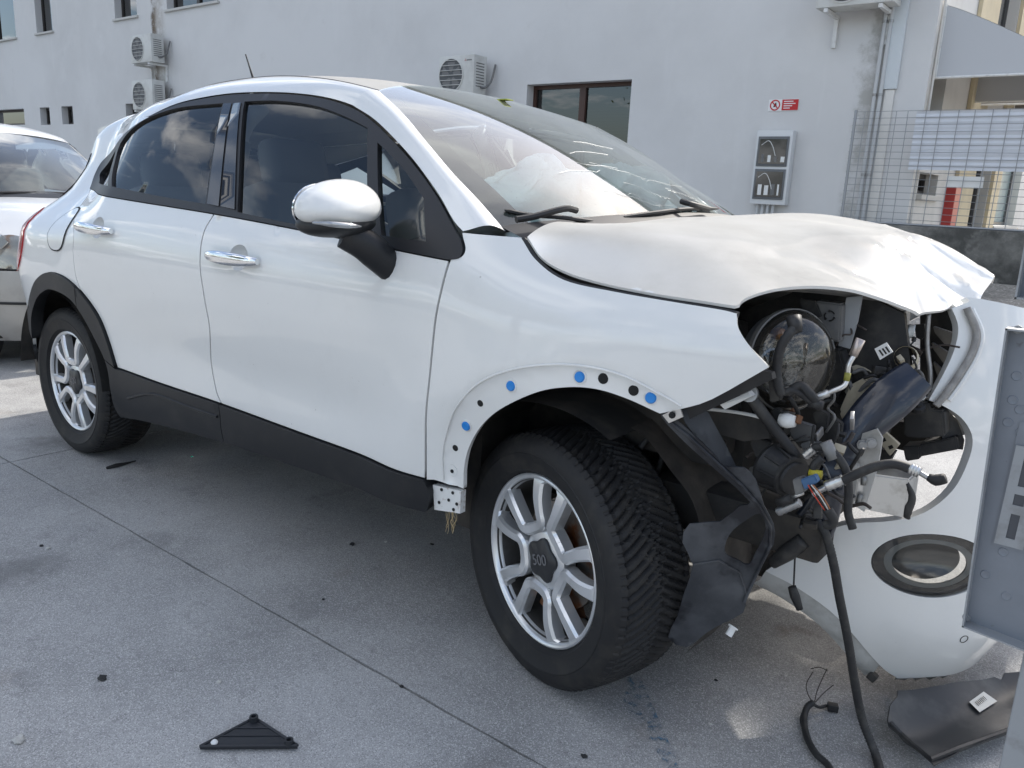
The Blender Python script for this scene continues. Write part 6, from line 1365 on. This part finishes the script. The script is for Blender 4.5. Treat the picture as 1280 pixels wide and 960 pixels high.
for i in range(18):
    s = i/17; x = -1.16-1.75*s; zc_ = 1.50+.115*math.sin(PI*min(1, s*1.0))**.7-.06*s**2.5; w2 = .56-.03*s
    xq = -.06*(1-s)
    sec = [np.array((x+xq*(1-abs(q)**2.2), q*w2, zc_-.045*abs(q)**3.2)) for q in np.linspace(-1, 1, 21)]
    rf.append([np.array((x, -w2-.085, zc_-.14))+SO, np.array((x, -w2-.055, zc_-.085))+SO]+[p_+SO for p_ in sec]+[np.array((x, w2+.055, zc_-.085))+SO, np.array((x, w2+.085, zc_-.14))+SO])
hroof = grid('roof', rf, SILV, HC, flip=True)
hp('side_window', -.004, [(-.62, 1.03), (-1.12, 1.36), (-1.5, 1.41), (-2.3, 1.40), (-2.85, 1.30), (-2.9, 1.08)], GL_SIDE, .08, 0); hp('side_pillar', .003, [(-1.62, 1.04), (-1.55, 1.41), (-1.47, 1.41), (-1.52, 1.04)], GLOSSBK, .08, .004)
hp('tail_panel', 0, [(-2.9, 1.06), (RE, 1.02), (RE, 1.36), (-2.86, 1.38)], SILV, .08)
b_ = SO+np.array((-1.55, .02, 1.585)); MB().add([b_+np.array(q) for q in ((.05, -.018, 0), (.05, .018, 0), (-.05, .018, 0), (-.05, -.018, 0), (-.045, 0, .075))], [(0, 1, 4), (1, 2, 4), (2, 3, 4), (3, 0, 4)]).build('aerial', BLACKPL, HC, False)
cwl = [[hr[-1, j]+np.array((-.02, 0, .01)), hr[-1, j]+np.array((.08, 0, -.012)), hr[-1, j]+np.array((.16, 0, -.05))] for j in range(21)]; grid('cowl_panel', cwl, BLACKPL, HC)
for y0, y1 in ((-.55, .05), (.0, .58)): MB().tube([hr[-1, 10]*0+SO+np.array((-.34+.10*abs(t_), t_, 1.075-.02*abs(t_))) for t_ in np.linspace(y0, y1, 8)], .009, 6).build('wiper', RUBBER, HC)
for y in (-.34, .34):
    st_ = MB().box(SO+np.array((-1.45, y, .62)), (.46, .46, .2), None, .06).build('seat', SEAT, HC, sharp=0); MB().box(SO+np.array((-1.72, y, .95)), (.16, .46, .6), Matrix.Rotation(rad(-14), 3, 'Y'), .07).build('seat_back', SEAT, st_, sharp=0); MB().box(SO+np.array((-1.80, y, 1.30)), (.11, .26, .19), Matrix.Rotation(rad(-14), 3, 'Y'), .05).build('headrest', SEAT, st_, sharp=0)
MB().box(SO+np.array((-2.5, 0, .85)), (.2, 1.15, .6), Matrix.Rotation(rad(-14), 3, 'Y'), .07).build('rear_bench', SEAT, HC, sharp=0)
MB().box(SO+np.array((-.72, 0, .93)), (.42, 1.3, .22), None, .06).build('dashboard', DASH, HC, sharp=0); MB().box(SO+np.array((-1.08, 0, 1.40)), (.03, .24, .07), None, .015).build('interior_mirror', DASH, HC)
MB().span(SO+np.array((-2.9, -.66, .2)), SO+np.array((.45, .66, .50))).build('underbody', UNDER, HC)
for x in (0, -2.45):
    for sg in (-1, 1):
        c = SO+np.array((x, sg*.66, .30)); o = MB().lathe([(-.09, .0001), (-.09, .17), (-.085, .19), (-.09, .21), (-.097, .25), (-.085, .285), (-.06, .30), (.09, .30), (.09, .0001)], c, (0, -1 if sg > 0 else 1, 0), 40).build('wheel', TYRE, HC, sharp=30)
        MB().lathe([(.0, .185), (.012, .17), (.004, .15), (.0, .06), (.012, .05), (.014, .0001)], c+np.array((0, sg*.093, 0)), (0, sg, 0), 32).build('wheel_cover', ALLOY, o)

# ================================================================== grey steel stand at the right edge
STG = mat('grey_steel_paint', (.175, .195, .225), .42, coat=.15, noise=[((.13, .145, .17), 5, .45, .75, 8), ((.07, .07, .072), 30, .66, .74, 4)], bump=(18, .12, .004)); STL = mat('grey_steel_edge', (.27, .285, .30), .45, noise=((.17, .17, .17), 24, .5, .75))
yS = -1.2; ST = empty('steel_stand', (1.18, yS+.06, 0)); tag(ST, 'grey painted steel stand with slotted folded plate, cut off by the right edge', 'stand')
TLp, BLp = UY(1260, 408, yS), UY(1206, 776, yS); xr = 1.34
def tray(name, q, d=.022):
    """folded plate: q corners (tl, bl, br, tr); flanges turn towards the viewer"""
    q = [Vector(p) for p in q]; o = MB().add(q+[p+Vector((0, .003, 0)) for p in q], [(0, 1, 2, 3), (7, 6, 5, 4)]).build(name, STG, ST, False)
    for a, b in ((0, 1), (1, 2), (3, 0)):
        A, B_ = q[a], q[b]; k = Vector((0, -d, 0)); t = (B_-A).normalized(); n = t.cross(Vector((0, 1, 0))).normalized()*.0022
        MB().add([A, B_, B_+k, A+k, A+n, B_+n, B_+k+n, A+k+n], [(0, 1, 2, 3), (7, 6, 5, 4), (0, 3, 7, 4), (1, 5, 6, 2), (2, 6, 7, 3), (0, 4, 5, 1)]).build('flange', STL, o, False)
    return o
t1 = tray('lower_plate', (TLp, BLp, (xr, yS, BLp[2]-.03), (xr, yS, TLp[2]+.003)))
TL2, BL2 = UY(1284, 285, yS), UY(1271, 372, yS); t2 = tray('upper_plate', ((TL2[0], yS, 1.55), BL2, (xr, yS, BL2[2]-.004), (xr, yS, 1.55)))
# slotted strip
s0, s1 = UY(1268, 556, yS-.004), UY(1240, 678, yS-.004); wS = .034; cS = (s0+s1)/2; up_ = (s0-s1)/np.linalg.norm(s0-s1); rt = np.array((1, 0, 0)); hS = np.linalg.norm(s0-s1)/2
def PS(u, v, y=0): return cS+rt*(u+.017)+up_*v+np.array((0, y, 0))
MB().add([PS(-.017, -hS-.004, .0025), PS(.055, -hS-.004, .0025), PS(.055, hS+.03, .0025), PS(-.017, hS+.03, .0025)], [(0, 1, 2, 3)]).build('doubler', STG, t1, False)
def slotS(a, b): return np.stack([cS[0]+.017+np.ravel(a)*rt[0]+np.ravel(b)*up_[0], np.full(np.size(a), yS-.004), cS[2]+np.ravel(a)*rt[2]+np.ravel(b)*up_[2]], 1)
def rrect(u0, u1, v0, v1): return [np.array(p) for p in ((u0, v0), (u1, v0), (u1, v1), (u0, v1))]
hl3 = [rrect(-.004, .006, hS*.22, hS*.86), rrect(-.005, .007, -hS*.16, hS*.06), rrect(-.004, .006, -hS*.84, -hS*.34)]
patch('slotted_strip', slotS, rrect(-.015, .017, -hS, hS), .012, STL, t1, hl3, .004, (0, -1, 0))
for k, h in enumerate(hl3): MB().add([slotS(p[0], p[1])[0]+np.array((0, .0012, 0)) for p in h], [(0, 1, 2, 3)]).build('slot', mat('slot_dark', (.06, .065, .075), .6), t1, False)
for a, b in ((1271, 470), (1266, 500), (1275, 512), (1260, 528), (1276, 540), (1254, 690), (1232, 718), (1258, 745)): MB().lathe([(.0002, .006), (.0009, .0052), (.0004, .0035), (.0003, .0001)], UY(a, b, yS), (0, -1, 0), 16).build('dimple', STG, t1)
for a, b in ((1272, 412), (1208, 772)): bolt(a, b, yS-.002, .0035, 'rivet', t1, STL, (0, -1, 0), .003)
MB().span((1.045, yS-.0, 0), (1.12, yS+.05, .85), .004).build('post', STL, ST)
MB().span((1.19, yS+.006, .012), (1.27, yS+.08, 1.6), .004).build('post', STL, ST); MB().span((.98, yS-.06, 0), (1.42, yS+.16, .012), .003).build('base_plate', STG, ST)

# ================================================================== things on the ground
v = [UZ(250, 937, .004), UZ(372, 936, .004), UZ(318, 901, .004)]; TR = empty('trim_piece', v[0]); tag(TR, 'black triangular plastic trim piece lying on the concrete', 'trim piece')
c = sum(v)/3; bp_ = mat('trim_black', (.022, .024, .028), .45); q = [c+(p-c) for p in v]
MB().add([Vector(p) for p in q]+[Vector(p)+Vector((0, 0, .008)) for p in q], [(2, 1, 0), (3, 4, 5), (0, 1, 4, 3), (1, 2, 5, 4), (2, 0, 3, 5)]).build('plate', bp_, TR, False)
for i in range(3):
    a, b = q[i], q[(i+1) % 3]; MB().tube([a+np.array((0, 0, .008)), b+np.array((0, 0, .008))], .0038, 6).build('raised_edge', bp_, TR)
for k in (.35, .62): MB().tube([q[0]+(q[2]-q[0])*k+np.array((0, 0, .009)), q[1]+(q[2]-q[1])*k+np.array((0, 0, .009))], .002, 5).build('rib', bp_, TR)
for p_ in (q[2]*.85+c*.15, q[1]*.82+c*.18): MB().lathe([(0, .011), (.014, .010), (.014, .006), (.004, .005)], p_+np.array((0, 0, .006)), (0, 0, 1), 12).build('clip_boss', bp_, TR)
MB().lathe([(0, .007), (.004, .008), (.008, .005), (.009, .0001)], q[0]*.72+c*.28+np.array((0, 0, .008)), (.1, 0, 1), 12).build('white_clip', WHITEPL, TR)
# torn plastic undertray with its sticker
SG = plane_S(UZ(1112, 905, .035), UZ(1255, 845, .055), UZ(1160, 952, .05), .012, .005, .07)
PL = sheet('torn_undertray', SG, [(1110, 900), (1113, 882), (1122, 870), (1122, 863), (1180, 856), (1243, 846), (1252, 850), (1256, 841), (1300, 838), (1310, 900), (1270, 905), (1262, 916), (1230, 927), (1200, 938), (1168, 956), (1160, 948), (1140, 932), (1124, 918), (1112, 908)], mat('tray_plastic', (.03, .031, .033), .5, noise=((.10, .10, .095), 7, .5, .8, 9)), None, (.1, .1), .015, .004, (), 1)
tag(PL, 'torn black plastic undertray with white sticker on the ground below the bumper', 'plastic panel')
MB().tube([SG(*solve(SG, a, b, (.1, .1)))[0]+np.array((0, 0, .004)) for a, b in ((1113, 905), (1126, 919), (1142, 934), (1163, 951), (1200, 936), (1262, 914))], .006, 6).build('rim', ENGPL, PL)
q = [SG(*solve(SG, a, b, (.1, .1)))[0]+np.array((0, 0, .006)) for a, b in ((1211, 880), (1229, 867), (1246, 879), (1224, 893))]
sk = MB().add(q, [(0, 1, 2, 3)]).build('sticker', mat('sticker_white', (.62, .60, .54), .6), PL, False)
for k in range(7):
    s = .2+k*.09; w_ = .3 if k % 3 else .15
    a = q[0]+(q[3]-q[0])*.25+(q[1]-q[0])*s; b = q[0]+(q[3]-q[0])*.62+(q[1]-q[0])*s; e = (q[1]-q[0])*.035; MB().add([a+np.array((0, 0, .0012)), a+e+np.array((0, 0, .0012)), b+e+np.array((0, 0, .0012)), b+np.array((0, 0, .0012))], [(0, 1, 2, 3)]).build('barcode_bar', mat('mark_black', (.01, .01, .01), .6), sk, False)
# loose loom with plug
LM = empty('loose_loom', UZ(1010, 900, 0)); tag(LM, 'loose black wiring loom with plug lying below the torn front', 'wiring loom')
Q = along(np.array(spl([UZ(1017, 878, .03), UZ(1009, 884, .022), UZ(1005, 900, .012), UZ(1009, 922, .011), UZ(1020, 942, .011), UZ(1036, 958, .011), UZ(1046, 985, .011)], 8)), np.linspace(0, 1, 90)); MB().tube(list(Q), [.0085*(1 if i % 2 else .87) for i in range(90)], 8).build('loom_tube', HOSE, LM, sharp=0)
MB().tube(spl([UZ(1010, 884, .02), UZ(1004, 890, .015), UZ(1001, 900, .01), UZ(1004, 912, .01)], 5), .003, 6).build('wire', HOSE, LM); MB().tube(spl([UZ(1016, 880, .025), UZ(1024, 884, .015), UZ(1033, 882, .012)], 5), .004, 6).build('wire', HOSE, LM)
pc_ = UZ(1041, 884, .012); MB().box(tuple(pc_), (.026, .02, .018), Matrix.Rotation(.4, 3, 'Z'), .003).build('plug', ENGPL, LM)
for k, tr_ in enumerate(([(1018, 878), (1022, 862), (1031, 842), (1034, 836)], [(1016, 878), (1010, 868), (1008, 855), (1016, 840)], [(1019, 878), (1030, 866), (1042, 856)], [(1014, 836), (1024, 834), (1034, 838)])): MB().tube(spl([UZ(a, b, .02+.02*i) for i, (a, b) in enumerate(tr_)], 5), .0013, 5).build('wire', mat('wire_dark', (.05, .04, .035), .6), LM)
# small litter
lit = [(60, 685, .007, 'pale'), (24, 924, .012, 'pale'), (52, 682, .006, 'dark'), (128, 847, .010, 'dark'), (262, 793, .005, 'pale'), (274, 852, .006, 'pale'), (110, 756, .004, 'pale'), (440, 680, .008, 'dark'), (482, 677, .005, 'pale'), (404, 749, .004, 'dark'), (502, 858, .005, 'dark'), (540, 680, .006, 'dark'), (730, 945, .006, 'dark'), (1100, 850, .004, 'pale'), (978, 745, .006, 'dark'), (888, 905, .004, 'pale'), (243, 822, .004, 'pale'), (895, 850, .004, 'dark')]
for i, (a, b, r, k) in enumerate(lit):
    p_ = UZ(a, b, r*.4); bm = bmesh.new(); bmesh.ops.create_icosphere(bm, subdivisions=2, radius=r)
    for v_ in bm.verts: v_.co *= random.uniform(.7, 1.25); v_.co.z *= .6; v_.co.x *= 1.3
    me = bpy.data.meshes.new('stone_chip'); bm.to_mesh(me); bm.free(); me.materials.append(mat('chip_pale', (.45, .44, .41), .8) if k == 'pale' else mat('chip_dark', (.02, .02, .02), .7))
    o = bpy.data.objects.new('stone_chip' if k == 'pale' else 'plastic_crumb', me); COL.objects.link(o); o.location = p_
    tag(o, 'tiny pale stone chip lying on the grey concrete' if k == 'pale' else 'tiny black plastic crumb lying on the grey concrete', 'chip' if k == 'pale' else 'crumb', 'pale stone chips on the concrete' if k == 'pale' else 'black plastic crumbs on the concrete')
gs = MB().lathe([(0, .006), (.004, .004), (.005, .0001)], UZ(240, 571, .002), (0, 0, 1), 7).build('glass_shard', mat('green_glass', (.05, .6, .38), .1, coat=1.), None); tag(gs, 'small bright green glass shard on the ground under the car door', 'glass shard')
tw = MB().tube(spl([UZ(133, 585, .006), UZ(145, 582, .008), (UZ(158, 579, .006)), UZ(170, 576, .008)], 5), [.006, .010, .005, .003], 6).build('rubber_strip', RUBBER, None); tag(tw, 'short torn black rubber strip on the concrete by the rear tyre', 'rubber strip')
